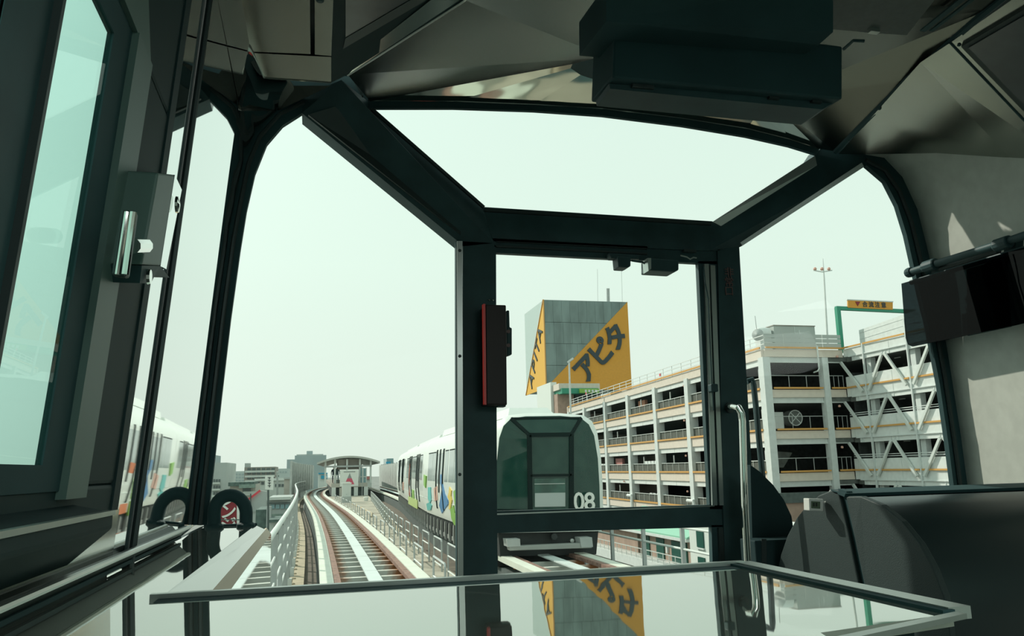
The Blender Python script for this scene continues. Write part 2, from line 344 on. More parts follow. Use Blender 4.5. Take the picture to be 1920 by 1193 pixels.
# left narrow stainless strip, black joint and the big stainless corner panel
strip = MB().loft([(lwx(z), 1.40, z) for z in (1.95, 2.3, 2.7, 3.15)], [(lwx(z), 1.50, z) for z in (1.95, 2.3, 2.7, 3.15)], (-.02, 0, 0))
struct('trim_3', strip, 'mirror')
struct('trim_4', MB().loft([(lwx(z) - .004, 1.50, z) for z in (1.95, 3.3)], [(lwx(z) - .004, 1.56, z) for z in (1.95, 3.3)], (-.02, 0, 0)), 'rubber')
part('joint_cover', MB().tube([(lwx(1.95) + .004, 1.545, 1.95), (lwx(3.25) + .004, 1.545, 3.25)], .006, 8), 'gunmetal', bpy.data.objects['trim_4'])
LP_in = [(388, 985), (400, 880), (415, 745), (432, 600), (450, 470), (462, 395), (478, 325), (500, 270), (530, 235), (566, 212)]
LP_out = [(366, 985), (378, 875), (392, 745), (409, 600), (430, 450), (443, 380), (459, 300), (480, 252), (520, 208), (568, 186)]
pin = PY(LP_in, YA); pout = PY(LP_out, YA)
A_ = [(lwx(p[2]), 1.56, p[2]) for p in pout]; A_[0] = (lwx(1.95), 1.56, 1.95)
mid = [(lwx(p[2]) * .9 + p[0] * .1 , 2.15, p[2]) for p in pout]
pan = MB().loft(A_, mid).loft(mid, pout)
wp = struct('wall_left_panel', pan, 'mirror', smooth=True)
# corner pillars, header, posts and diagonal rails of the windscreen
def band(A, B, d): return MB().loft(A, B, d)
struct('trim_5', band(pout, pin, (0, .022, 0)), 'rubber', smooth=True)
part('gasket_lip', MB().tube([p + np.array([.004, -.004, 0]) for p in PY([(int(a[0] * .72 + b[0] * .28), int(a[1] * .72 + b[1] * .28)) for a, b in zip(LP_out, LP_in)], YA)], .007, 6), 'gunmetal', bpy.data.objects['trim_5'])
RP_in = [(1625, 310), (1660, 340), (1683, 385), (1700, 440), (1718, 520), (1740, 610), (1762, 720), (1778, 830), (1790, 925)]
RP_out = [(1622, 290), (1658, 296), (1692, 332), (1720, 392), (1736, 455), (1756, 540), (1780, 680), (1802, 820), (1816, 925)]
rin = PY(RP_in, YA); rout = PY(RP_out, YA)
struct('trim_6', band(rout, rin, (0, .022, 0)), 'rubber', smooth=True)
part('gasket_lip', MB().tube([p + np.array([-.004, -.006, 0]) for p in PY([(a[0] * .45 + b[0] * .55, a[1] * .45 + b[1] * .55) for a, b in zip(RP_out, RP_in)], YA)], .008, 6), 'gunmetal', bpy.data.objects['trim_6'])
nodeL = [(868, 448), (905, 390)]; nodeR = [(1388, 462), (1335, 417)]
HD = [(690, 203), (850, 203), (1000, 208), (1130, 217), (1280, 236), (1400, 256), (1480, 274), (1532, 290)]
HDT = [(690, 190), (850, 191), (1000, 197), (1130, 205), (1280, 223), (1400, 242), (1480, 262), (1536, 280)]
hd = PY(HD, YH); hdt = PY(HDT, YH)
struct('trim_7', band(hd, hdt, (0, .015, 0)), 'rubber', smooth=True)
part('steel_lip', MB().tube([p - np.array([0, .004, -.003]) for p in hdt], .004, 6), 'steel', bpy.data.objects['trim_7'])
dl = MB().prism([aY(858, 452, YD), aY(868, 462, YD), aY(925, 456, YD), aY(906, 390, YD), aY(690, 203, YH), aY(690, 190, YH), aY(640, 150, 2.5), aY(568, 180, YA), aY(566, 212, YA)], (0, .09, .0))
d1 = struct('trim_8', dl, 'black')
part('glazing_bead', MB().beam(aY(906, 391, YD) - [0, .012, 0], aY(696, 207, YH) - [0, .012, 0], .008, .012), 'gunmetal', d1)
part('inner_cover', MB().prism([aY(578, 215, YA - .02), aY(628, 200, YA - .02), aY(866, 402, YD - .02), aY(864, 440, YD - .02)], (0, .012, 0)), 'gunmetal', d1)
dr = MB().prism([aY(1388, 463, YD), aY(1330, 470, YD), aY(1335, 417, YD), aY(1531, 290, YH), aY(1540, 276, YH), aY(1625, 286, YA), aY(1625, 310, YA)], (0, .09, 0))
d2 = struct('trim_9', dr, 'black')
part('bright_glazing_bead', MB().prism([aY(1336, 416, YD - .015), aY(1352, 424, YD - .015), aY(1532, 310, YH - .015), aY(1528, 292, YH - .015)], (0, .01, 0)), 'alu', d2)
part('glazing_bead', MB().prism([aY(1388, 455, YD - .015), aY(1392, 461, YD - .015), aY(1620, 313, YA - .01), aY(1616, 305, YA - .01)], (0, .01, 0)), 'alu', d2)
pl = MB().prism(PY([(868, 447), (930, 447), (932, 960), (934, 1180), (866, 1180)], YD), (0, .09, 0))
p1 = struct('trim_10', pl, 'black')
part('aluminium_edge', MB().prism(PY([(857, 452), (867, 452), (869, 1180), (859, 1180)], YD - .02), (0, .03, 0)), 'alu', p1)
part('rubber_seal', MB().prism(PY([(855, 452), (858, 452), (860, 1180), (857, 1180)], YD - .01), (0, .03, 0)), 'rubber', p1)
for yy in (470, 668, 890): screw(p1, aY(862, yy, YD - .02), (0, -1, 0), .006)
pr = MB().prism(PY([(1345, 440), (1386, 462), (1408, 850), (1421, 1180), (1364, 1180), (1356, 960)], YD), (0, .09, 0))
p2 = struct('trim_11', pr, 'black')
for ch, yy in (('非', 512), ('常', 530), ('口', 547)):
    text('emergency_exit_letter', ch, .042, 'redprint', aY(1367, yy, YD - .004), (1, 0, 0), (0, 0, 1), p2, .002)
tr = MB().prism(PY([(903, 388), (1336, 415), (1350, 470), (1312, 470), (925, 452)], YD), (0, .09, 0))
t1 = struct('trim_12', tr, 'black')
part('glazing_bead', MB().beam(aY(908, 394, YD - .01), aY(1333, 420, YD - .01), .01, .012), 'gunmetal', t1)
# emergency door in the middle: leaf frame, upper and lower pane, lock rail, head rails, closers
dm = MB()
dm.prism(PY([(924, 446), (1350, 470), (1350, 496), (1240, 490), (927, 474)], YD + .01), (0, .025, 0))
dm.prism(PY([(922, 446), (929, 446), (933, 1180), (926, 1180)], YD + .01), (0, .025, 0))
dm.prism(PY([(1309, 490), (1350, 490), (1362, 955), (1331, 955)], YD + .01), (0, .025, 0))
dm.prism(PY([(1334, 985), (1362, 985), (1372, 1180), (1340, 1180)], YD + .01), (0, .025, 0))
dm.prism(PY([(930, 959), (1331, 947), (1362, 945), (1362, 988), (1334, 989), (932, 1000)], YD + .01), (0, .025, 0))
door = struct('door_1', dm, 'black', 'black framed emergency door with lock rail in the middle of the windscreen')
gmid = [(926, 470), (1312, 485), (1334, 948), (930, 962)]
part('upper_pane', MB().prism(PY(gmid, YD + .035), (0, .004, 0)), 'glass', door)
part('lower_pane', MB().prism(PY([(931, 996), (1336, 984), (1345, 1180), (933, 1180)], YD + .035), (0, .004, 0)), 'glass', door)
part('head_rail', MB().prism(PY([(927, 447), (1214, 462), (1214, 467), (927, 453)], YD), (0, .01, 0)), 'gunmetal', door)
part('head_rail', MB().prism(PY([(927, 460), (1214, 474), (1214, 477), (927, 463)], YD), (0, .01, 0)), 'gunmetal', door)
part('lock_rail_edge', MB().prism(PY([(932, 963), (1340, 948), (1340, 950), (932, 966)], YD + .005), (0, .01, 0)), 'alu', door)
part('jamb_channel', MB().prism(PY([(1321, 495), (1329, 495), (1345, 948), (1336, 948)], YD - .005), (0, .02, 0)), 'alu', door, label='aluminium channel of the door jamb')
part('jamb_channel', MB().prism(PY([(1332, 497), (1341, 498), (1357, 948), (1349, 948)], YD - .005), (0, .02, 0)), 'alu', door)
part('jamb_channel', MB().prism(PY([(1348, 990), (1356, 990), (1366, 1180), (1357, 1180)], YD - .005), (0, .02, 0)), 'gunmetal', door)
part('cable', MB().tube(PY([(1319, 500), (1322, 530), (1328, 560), (1331, 640), (1335, 720), (1338, 770)], YD - .02), .003, 6), 'black', door)
part('jamb_catch', MB().box(aY(1337, 728, YD - .02), (.03, .03, .03)), 'black', door, bevel=.004)
part('closer_box', MB().prism(PY([(1217, 484), (1273, 488), (1273, 506), (1266, 510), (1217, 507)], YD - .06), (0, .08, 0)), 'black', door, bevel=.004, label='black closer box under the door head')
part('closer_bracket', MB().prism(PY([(1214, 484), (1221, 484), (1221, 504), (1216, 508)], YD - .065), (0, .05, 0)), 'alu', door)
part('latch_box', MB().prism(PY([(1158, 480), (1183, 482), (1183, 499), (1177, 502), (1160, 501)], YD - .04), (0, .06, 0)), 'black', door, bevel=.004)
part('latch_plate', MB().prism(PY([(1142, 474), (1200, 478), (1200, 486), (1146, 484)], YD - .03), (0, .04, 0)), 'black', door, bevel=.003)
part('latch_rod', MB().tube(PY([(1185, 489), (1205, 492), (1211, 496)], YD - .03), .004, 6), 'black', door)
part('head_bracket', MB().prism(PY([(1283, 467), (1306, 469), (1306, 473), (1283, 471)], YD - .02), (0, .02, 0)), 'gunmetal', door)
part('spring_wire', MB().tube(PY([(1276, 479), (1288, 482), (1294, 486), (1300, 483), (1306, 484)], YD - .03), .003, 6), 'alu', door)
# fixed panes of the windscreen
def pane(n, mbx): return struct(n, mbx, 'glass')
off = np.array([0, .012, 0])
Lr = [aY(860, y, YD) for y in (1185, 985, 845, 700, 570, 500, 455)] + [aY(780, 388, YD - .06), aY(680, 305, YD - .13), aY(568, 213, YA)]
Ll = [aY(380, 1185, YA + .2)] + [p for p in pin[0:9]]
pane('window_4', MB().loft([p + off for p in Ll], [p + off for p in Lr], (0, .004, 0)))
Rl = [aY(1500, 390, YD - .1), aY(1470, 410, YD - .07), aY(1440, 430, YD - .04), aY(1410, 448, YD - .02), aY(1389, 463, YD), aY(1394, 600, YD), aY(1401, 740, YD), aY(1408, 850, YD), aY(1421, 1100, YD)]
pane('window_5', MB().loft([p + off for p in rin], [p + off for p in Rl], (0, .004, 0)))
tb = [aY(903 + (1336 - 903) * i / 7, 390 + (416 - 390) * i / 7, YD) for i in range(8)]
pane('window_6', MB().loft([p + off for p in hd], [p + off for p in tb], (0, .004, 0)))
# --- right side wall: laminate panel from the pillar back, windows further back
B_ = [(rwx(p[2]), 1.0, p[2]) for p in rout]; B2 = [(rwx(p[2]) * .92 + p[0] * .08, 2.1, p[2]) for p in rout]
ext = [np.array([rwx(.95), YA, .95])]; extb = [(rwx(.95), 1.0, .95)]; ext2 = [(rwx(.95), 2.1, .95)]
wr = struct('wall_right', MB().loft(rout + ext, B2 + ext2).loft(B2 + ext2, B_ + extb), 'wall', smooth=True)
wr2 = MB(); rq(-4, 1.0, .9, 2.05, 0, .1, wr2); rq(-4, 1.0, 2.95, 3.42, 0, .1, wr2); rq(.75, 1.0, 2.05, 2.95, 0, .1, wr2); rq(-1.25, -1.0, 2.05, 2.95, 0, .1, wr2); rq(-4, -3.3, 2.05, 2.95, 0, .1, wr2)
struct('wall_right_rear', wr2, 'wall')
struct('window_7', rq(-1.0, .75, 2.05, 2.95, .04, .006), 'sideglass'); struct('window_8', rq(-3.3, -1.25, 2.05, 2.95, .04, .006), 'sideglass')
# --- ceiling: flared middle panel, front fascia, side coves, left soffit
ZC = 3.30
NLa, NLb = aZ(652, 140, ZC), aZ(870, 0, ZC)
NRa, NRb, NRc = aZ(1567, 284, ZC), aZ(1700, 150, ZC), aZ(1850, 20, ZC)
apex = aY(1140, 108, 2.35); fasL = aY(694, 190, YH - .003); fasR = aY(1534, 279, YH - .003); fas2 = aY(1440, 187, 2.445)
Lb = np.array([.42, 1.6, ZC]); Rb = np.array([1.74, 1.45, ZC]); 
cm = MB()
cm.add([NLa, NLb, Lb, (.42, .9, ZC), Rb, NRc, NRb, NRa, fasR, fas2, apex, fasL, (1.05, 1.7, ZC + .04), (1.05, .9, ZC + .03), (1.74, .9, ZC)],
       [(0, 1, 10, 11), (1, 2, 12, 10), (2, 3, 13, 12), (12, 13, 14, 4), (10, 12, 5, 9), (12, 4, 5), (9, 5, 6), (9, 6, 7, 8)])
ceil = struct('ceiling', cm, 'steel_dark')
part('fascia', MB().add(hdt[::1] + [fas2, apex], [(0, 1, 9), (1, 2, 9), (2, 3, 9), (3, 4, 9), (4, 8, 9), (4, 5, 8), (5, 6, 8), (6, 7, 8)]), 'steel_fascia', ceil, label='curved polished fascia above the header')
part('rear_ceiling', MB().bb((.42, -4, ZC), (1.74, .9, ZC + .05)), 'ceil', ceil)
part('perforated_panel', MB().prism([aZ(1560, -60, ZC - .006), aZ(1562, 55, ZC - .006), aZ(1635, 62, ZC - .006), aZ(1700, 66, ZC - .006), aZ(1800, -60, ZC - .006)], (0, 0, .005)), 'ceil', ceil)
part('vent_slot', MB().beam(aZ(1730, 58, ZC - .008), aZ(1812, -8, ZC - .008), .018, .004), 'black', ceil)
part('vent_slot', MB().beam(aZ(1746, 58, ZC - .008), aZ(1832, -8, ZC - .008), .012, .004), 'black', ceil)
part('latch', MB().tube([aZ(1582, 92, ZC - .01), aZ(1600, 76, ZC - .01), aZ(1620, 77, ZC - .01)], .005, 6), 'black', ceil)
part('latch', MB().box(aZ(1638, 57, ZC - .01), (.03, .015, .015)), 'alu', ceil)
part('edge_seal', MB().tube([NRa, NRb, NRc, Rb], .012, 6), 'rubber', ceil)
part('edge_seal', MB().tube([NLa + [0, 0, -.002], NLb + [0, 0, -.002], Lb], .004, 6), 'alu', ceil)
ll = thing('ceiling_lamp_or_fill', 'unseen white fill light panel added to the saloon ceiling behind', 'lamp', (1.08, -2.3, 3.3))  # out of view, added as the body of the cabin's fill light
part('fill_casing', MB().bb((.50, -3.75, 3.235), (1.66, -.85, 3.30)), 'white', ll)
# right cove: three panels between the ceiling edge and the side wall
Oa = aY(1640, 290, 2.63); Ob = RW(1893, 296); Oc = RW(1990, 299); Od = np.array([rwx(3.0), .6, 3.0])
Ia, Ib, Ic, Id = NRa + [0.012, 0, -.01], aZ(1726, 117, ZC - .01), aZ(1782, 80, ZC - .01), np.array([1.75, .6, ZC - .01])
cv = MB().add([Ia, Ib, Ob, Oa, (Ia + Ib) / 2, (Oa + Ob) / 2 + [0, 0, .012]], [(0, 4, 5, 3), (4, 1, 2, 5)])
cove = struct('ceiling_cove_right', cv, 'steel_brush', smooth=True)
part('cove_panel', MB().add([Ib, Ic, Oc, Ob], [(0, 1, 2, 3)]), 'steel_brush', cove)
part('cove_panel', MB().add([Ic, Id, Od, Oc], [(0, 1, 2, 3)]), 'steel_brush', cove)
part('cove_seam', MB().tube([Ic, Oc], .004, 6), 'rubber', cove)
nrm = _n(np.cross(Id - Ic, Oc - Ic)); nrm = nrm if nrm[2] < 0 else -nrm
cvp = lambda x, y, o=0: aP(x, y, Ic + nrm * o, nrm)
part('poster_frame', MB().prism([cvp(1802, 88, .012), cvp(1925, 15, .012), cvp(2060, -60, .012), cvp(2060, 330, .012), cvp(1925, 215, .012)], -nrm * .012), 'gunmetal', cove)
part('poster', MB().prism([cvp(1816, 90, .016), cvp(1925, 27, .016), cvp(2060, -45, .016), cvp(2060, 300, .016), cvp(1925, 202, .016)], -nrm * .004), 'paper', cove, label='dim framed poster above the right wall')
for x, y in ((1649, 204), (1592, 263), (1782, 92)): screw(cove, aP(x, y, Ia + [0, 0, -.002], np.cross(Ib - Ia, Ob - Ia)) if x < 1700 else Ic + [.02, -.01, -.01], (0, 0, -1), .006, 'black')
# left soffit and cove
SXa, SXb = aZ(390, 138, ZC - .02), aZ(621, 155, ZC - .02)
sf = MB()
p00, p01 = aZ(385, 95, ZC - .02), aZ(621, 107, ZC - .02)
sf.add([SXa, SXb, p01, p00], [(0, 1, 2, 3)])
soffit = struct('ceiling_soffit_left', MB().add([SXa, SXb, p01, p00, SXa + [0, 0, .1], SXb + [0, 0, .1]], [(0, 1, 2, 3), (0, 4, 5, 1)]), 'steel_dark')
part('soffit_panel', MB().prism([p00 + [0, -.006, 0], p01 + [-.058, -.006, 0], np.array([p01[0] - .058, -4, p01[2]]), np.array([p00[0] + .0, -4, p00[2]])], (0, 0, .02)), 'steel_dark', soffit)
part('soffit_panel', MB().prism([p01 + [-.046, -.006, 0], p01 + [0, -.006, 0], np.array([p01[0], -4, p01[2]]), np.array([p01[0] - .046, -4, p01[2]])], (0, 0, .02)), 'steel_dark', soffit)
part('soffit_gap', MB().bb((p00[0], -4, ZC + .02), (p01[0] + .0, 2.4, ZC + .03)), 'black', soffit)
part('bright_lip', MB().tube([SXa, SXb], .003, 6), 'chrome', soffit)
screw(soffit, aZ(409, 117, ZC - .02), (0, 0, -1), .010, 'black'); screw(soffit, aZ(600, 1, ZC - .02), (0, 0, -1), .010, 'black')
cl = MB().add([SXb, NLa, NLb, p01, np.array([p01[0], -4, ZC - .02]), np.array([.42, -4, ZC]), Lb], [(0, 1, 2, 3), (3, 2, 6), (3, 6, 5, 4)])
cl2 = struct('ceiling_cove_left', cl, 'darkpaint')
part('poster_frame', MB().prism([aZ(643, 92, ZC - .025), aZ(648, 72, ZC - .025), aZ(770, 0, ZC - .025), aZ(880, -70, ZC - .025), aZ(910, -66, ZC - .025), aZ(800, 0, ZC - .025)], (0, 0, .008)), 'gunmetal', cl2)
part('poster', MB().prism([aZ(648, 0, ZC - .023), aZ(648, 74, ZC - .023), aZ(775, 0, ZC - .023), aZ(850, -50, ZC - .023), aZ(648, -50, ZC - .023)], (0, 0, .006)), 'paper', cl2)
part('steel_strip', MB().add([aZ(655, 138, ZC - .012), aZ(700, 85, ZC - .012), aZ(808, 0, ZC - .012), aZ(862, 0, ZC - .012)], [(0, 1, 2, 3)]), 'steel', cl2)
part('reflection_facet', MB().add([aY(655, 139, 2.50), aY(692, 118, 2.50), aY(688, 150, 2.55), aY(680, 184, 2.62)], [(0, 1, 2, 3)]), 'mirror', cl2)  # mirror facet cut to the shape of a bright sky reflection
struct('trim_13', MB().prism(PY([(490, 60), (705, 60), (702, 193), (690, 196), (600, 196), (560, 185), (490, 195)], 2.665), (0, .02, 0)), 'black')
struct('trim_14', MB().prism(PY([(1526, 230), (1650, 230), (1650, 296), (1590, 300), (1532, 288)], 2.665), (0, .02, 0)), 'black')
# filler behind: top of left wall up to soffit, roof skin keeping the sky out
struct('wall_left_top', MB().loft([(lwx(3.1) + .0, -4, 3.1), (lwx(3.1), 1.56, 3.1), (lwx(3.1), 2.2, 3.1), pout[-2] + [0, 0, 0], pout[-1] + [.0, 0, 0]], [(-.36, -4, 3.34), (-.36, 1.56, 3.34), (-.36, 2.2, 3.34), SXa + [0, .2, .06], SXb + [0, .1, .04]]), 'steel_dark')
struct('ceiling_roof', MB().bb((-.55, -4.1, 3.46), (2.6, 2.3, 3.54)).add([(-.55, 2.3, 3.46), (2.6, 2.3, 3.46), (2.6, 2.6, 3.44), (-.55, 2.6, 3.44), (-.55, 2.3, 3.5), (2.6, 2.3, 3.5), (2.6, 2.6, 3.48), (-.55, 2.6, 3.48)], [(0, 1, 2, 3), (4, 5, 6, 7), (2, 3, 7, 6)]), 'black')

# ================================================================== THINGS IN THE CABIN
TZ = lambda x, y, o=0: aZ(x, y, ZT + o)
# glossy console top: L-shaped plate with a bevelled front lip, edge trims and the base under it
q_fl, q_fr, q_nr = TZ(300, 1121), TZ(1391, 1063), TZ(1845, 1146)
q_lf = np.array([q_fl[0] + .015, 2.56, ZT])
ct = thing('console_table', 'glossy grey glass topped front console table spanning the bottom of the view', 'console', (.2, .9, .95))
nx = float(q_fr[0]); nl = float(q_fl[0]); yf = float((q_fl[1] + q_fr[1]) / 2)
tp = MB().prism([(-.315, .2, ZT), (nx, .2, ZT), (nx, yf, ZT), (nl, yf, ZT), (nl + .015, 2.55, ZT), (-.315, 2.55, ZT)], (0, 0, -.012))
# near right corner is cut back: the top ends level with the near edge seen at right
tp = MB().prism([(-.315, .2, ZT), (.30, .2, ZT), (nx - .17, .66, ZT), (nx, float(q_nr[1]), ZT), (nx, yf, ZT), (nl, yf, ZT), (nl + .015, 2.55, ZT), (-.315, 2.55, ZT)], (0, 0, -.012))
part('glass_top', tp, 'table', ct)
part('front_edge', MB().beam((nl - .01, yf + .006, ZT - .002), (nx + .012, yf + .006, ZT - .002), .012, .016), 'alu', ct)
part('front_edge_strip', MB().beam((nl, yf - .016, ZT - .0005), (nx, yf - .016, ZT - .0005), .03, .002), 'rubber', ct)
part('side_edge', MB().beam((nx + .012, yf + .006, ZT - .001), (nx + .012, float(q_nr[1]) + .004, ZT - .001), .026, .012), 'alu', ct)
part('side_edge_strip', MB().beam((nx - .004, yf, ZT + .0015), (nx - .004, float(q_nr[1]), ZT + .0015), .014, .004), 'rubber', ct)
part('near_edge', MB().beam((nx, float(q_nr[1]) - .01, ZT), (nx - .19, .62, ZT), .012, .005), 'alu', ct)
part('ledge_bevel', MB().prism([(nl + .0, yf, ZT), (nl + .016, 2.55, ZT), (nl + .045, 2.55, ZT - .014), (nl + .045, yf, ZT - .014)], (0, 0, -.005)), 'bevel', ct)
part('ledge_side', MB().prism([(nl + .045, yf - .02, ZT - .014), (nl + .045, 2.62, ZT - .014), (nl + .058, 2.62, ZT - .032), (nl + .058, yf - .02, ZT - .032)], (-.005, 0, 0)), 'beige_edge', ct, label='beige edge board of the ledge')
part('mirror_side', MB().loft([(nl + .058, y, ZT - .032) for y in (yf - .1, 1.6, 2.1, 2.62)], [(nl + .062 + k, y, ZT - .6) for y, k in ((yf - .1, .0), (1.6, .006), (2.1, -.004), (2.62, .004))], (-.006, 0, 0)), 'mirror', ct, smooth=True, label='polished steel side sheet mirroring the track')
part('far_edge', MB().beam((-.315, 2.555, ZT), (nl + .02, 2.555, ZT), .012, .012), 'rubber', ct)
part('base', MB().prism([(-.30, .25, .95), (.28, .25, .95), (nx - .2, .70, .95), (nx - .03, float(q_nr[1]) + .02, .95), (nx - .03, yf - .03, .95), (nl - .02, yf - .03, .95), (nl - .02, 2.5, .95), (-.30, 2.5, .95)], (0, 0, ZT - .95 - .013)), 'darkpaint', ct)
part('wall_upstand', MB().prism([(-.318, .2, ZT + .001), (-.286, .2, ZT + .03), (-.286, 2.06, ZT + .03), (-.318, 2.06, ZT + .001)], (-.012, 0, .003)), 'gunmetal', ct)
part('upstand_lip', MB().tube([(-.285, .2, ZT + .031), (-.285, 2.06, ZT + .031)], .0045, 8), 'alu', ct)
part('upstand_groove', MB().beam((-.306, .2, ZT + .008), (-.306, 2.06, ZT + .008), .006, .006), 'rubber', ct)
# rubber loop handle on the ledge
hb = thing('loop_handle', 'black rubber loop handle standing on the ledge by the left windscreen pillar', 'handle', (-.16, 2.50, ZT))
hp = [aY(402, 990, 2.50)] + [aY(431.5 - 30 * math.cos(a), 962 - 33 * math.sin(a), 2.50) for a in np.linspace(0, math.pi, 15)] + [aY(461, 990, 2.50)]
part('loop', MB().tube(hp, .0185, 12), 'rubber', hb, smooth=True)
for p in (hp[0], hp[-1]): part('foot', MB().lathe((p[0], p[1], ZT), [(.026, 0), (.026, .006), (.019, .012)], 14), 'rubber', hb)
# red alarm box on the left post
rb = thing('emergency_box', 'dark red upright box with a bright red edge strip on the left door post', 'box', aY(928, 760, YD - .06))
Yb = YD - .09
part('case', MB().prism(PY([(910, 571), (949, 572), (951, 760), (912, 759)], Yb), (0, .09, 0)), 'darkred', rb, bevel=.004)
part('edge_strip', MB().prism(PY([(906, 570), (910, 570), (912, 759), (908, 758)], Yb - .006), (0, .022, 0)), 'red', rb, label='bright red edge strip')
part('side_lever', MB().prism(PY([(950, 582), (955, 582), (956, 614), (960, 615), (960, 665), (951, 668)], Yb + .03), (0, .03, 0)), 'black', rb, bevel=.003)
for x, y in ((953, 622), (953, 648)): part('lever_dot', MB().lathe(aY(x, y, Yb + .029), [(.007, 0), (.007, .004)], 10, (0, -1, 0)), 'redprint', rb)
for x in (917, 924): screw(rb, aY(x, 563, YD - .002), (0, -1, 0), .004, 'chrome')
part('lower_cap', MB().prism(PY([(933, 758), (949, 758), (948, 763), (934, 763)], Yb + .02), (0, .04, 0)), 'black', rb)
# chrome grab bar
gb = thing('grab_bar', 'bent chrome grab bar standing in front of the right door post', 'grab bar', aY(1402, 1062, 2.45))
Yg = 2.45
part('bar', MB().tube([aY(1367, 765, YD), aY(1370, 763, 2.62), aY(1376, 762, 2.50)] + PY([(1385, 765), (1390, 775), (1392, 790), (1394, 860), (1397, 960), (1403, 1075), (1408, 1150)], Yg), .0115, 14), 'chrome', gb, smooth=True)
part('wall_flange', MB().lathe(aY(1367, 765, YD - .004), [(.02, 0), (.02, .01)], 14, (0, -1, 0)), 'gunmetal', gb)
# half dome and console box beside the right post
dm_ = thing('console_cheek', 'matt black quarter round console cheek behind the grab bar', 'console', aY(1430, 1150, 2.62))
part('cheek', MB().prism(PY([(1407, 872), (1425, 885), (1450, 910), (1470, 938), (1484, 968), (1489, 1000), (1489, 1180), (1415, 1180)], 2.60), (0, .06, 0)), 'deep', dm_)
part('equipment_box', MB().bb(aY(1428, 1180, 2.50), np.array(aY(1500, 1010, 2.50)) + [0, .1, 0]), 'deep', dm_, bevel=.004)
part('box_corner', MB().prism(PY([(1428, 1011), (1437, 1011), (1439, 1180), (1430, 1180)], 2.498), (0, .004, 0)), 'gunmetal', dm_)
# roll-top console: end cheeks, seam, lid, top rail
Xe = 1.50
rt = thing('roll_top_console', 'dark roll top console with rounded end cheeks at the right of the cabin', 'console', (1.9, 2.1, .95))
cen = np.array([Xe, 2.11, 1.62])
def capc(px, py): return aX(px, py, Xe)
endp = [capc(x, y) for x, y in ((1453, 1110), (1457, 1072), (1464, 1040), (1476, 1005), (1493, 972), (1512, 948), (1535, 929), (1560, 919))]
endq = [capc(x, y) for x, y in ((1571, 922), (1590, 1000), (1612, 1108))]
bot = [np.array([Xe, endq[-1][1], 1.0]), np.array([Xe, endp[0][1], 1.0])]
part('front_cheek', MB().prism(endp + endq + bot, (.03, 0, 0)), 'consoleM', rt, bevel=.004)
arc2 = [capc(x, y) for x, y in ((1583, 931), (1612, 931), (1650, 947), (1688, 978), (1722, 1020), (1748, 1068), (1768, 1120), (1776, 1160))]
endr = [capc(x, y) for x, y in ((1623, 1108), (1600, 1000))]
part('rear_cheek', MB().prism([p + np.array([.004, 0, 0]) for p in arc2] + [np.array([Xe + .004, arc2[-1][1], 1.0]), np.array([Xe + .004, endr[0][1], 1.0])] + endr, (.02, 0, 0)), 'consoleM', rt, bevel=.004)
part('seam_strip', MB().prism([capc(x, y) + np.array([.012, 0, 0]) for x, y in ((1565, 917), (1580, 922), (1626, 1110), (1610, 1110))], (.02, 0, 0)), 'rubber', rt)
XL = 2.30
lid = [p + np.array([.02, 0, -.004]) for p in arc2] + [np.array([Xe + .02, arc2[-1][1] - .01, 1.0])]
lid = [capc(1575, 924) + np.array([.02, .02, -.004])] + lid
part('lid', MB().loft(lid, [p + np.array([XL - Xe, 0, 0]) for p in lid]), 'consoleS', rt, smooth=True)
back = [p + np.array([.02, 0, -.003]) for p in endp]
part('back_shell', MB().loft(back, [p + np.array([XL - Xe, 0, 0]) for p in back]), 'consoleS', rt, smooth=True)
part('top_rail', MB().prism([capc(1556, 918), capc(1585, 926), capc(1583, 932), capc(1563, 924)], (XL - Xe, 0, 0)), 'rubber', rt)
# small thermometer hung on the console
th = thing('thermometer', 'small white framed digital thermometer hung on the dark console end', 'thermometer', aX(1534, 948, Xe - .03))
fc = lambda x, y: aY(x, y, 2.17)
part('case', MB().prism([fc(1517, 935), fc(1544, 936), fc(1544, 959), fc(1518, 958)], (0, .03, 0)), 'white', th, bevel=.002)
part('screen', MB().prism([aY(1522, 940, 2.167), aY(1538, 941, 2.167), aY(1538, 954, 2.167), aY(1522, 953, 2.167)], (0, .004, 0)), 'lcd', th, label='green grey display')
part('cord', MB().tube([aY(x, y, 2.18) for x, y in ((1540, 937), (1545, 943), (1550, 940), (1553, 927), (1558, 919))], .0032, 6), 'white', th)
for k in range(2):
    x0 = 1524.5 + k * 5
    part('digit', MB().prism([aY(x0, 943, 2.1665), aY(x0 + 3, 943, 2.1665), aY(x0 + 3, 950, 2.1665), aY(x0, 950, 2.1665)], (0, .001, 0)), 'ink', th)
# sun visor on a rail
sv = thing('sun_visor', 'smoked see-through sun visor hanging from a black rail on the right wall', 'sun visor', RW(1800, 480, -.1))
vo = -.10
rail = [RW(x, y, vo) for x, y in ((1706, 511), (1745, 498), (1868, 460), (1990, 418))]
part('rail', MB().tube(rail, .014, 12), 'black', sv, smooth=True)
part('rail_end', MB().lathe(rail[0], [(.018, -.012), (.02, 0), (.018, .012)], 12, _n(rail[1] - rail[0])), 'rubber', sv)
for x, y in ((1744, 498), (1880, 457)):
    part('clamp', MB().lathe(RW(x, y, vo), [(.02, -.03), (.022, -.025), (.022, .025), (.02, .03)], 12, _n(rail[-1] - rail[0])), 'black', sv)
    part('bracket', MB().prism([RW(x + 4, y - 6, vo + .02), RW(x + 26, y - 12, vo + .02), RW(x + 22, y + 30, vo + .02), RW(x, y + 38, vo + .02)], (.03, 0, 0)), 'black', sv)
part('upper_bar', MB().tube([RW(1708, 530, vo + .01), RW(1990, 446, vo + .01)], .010, 8), 'black', sv)
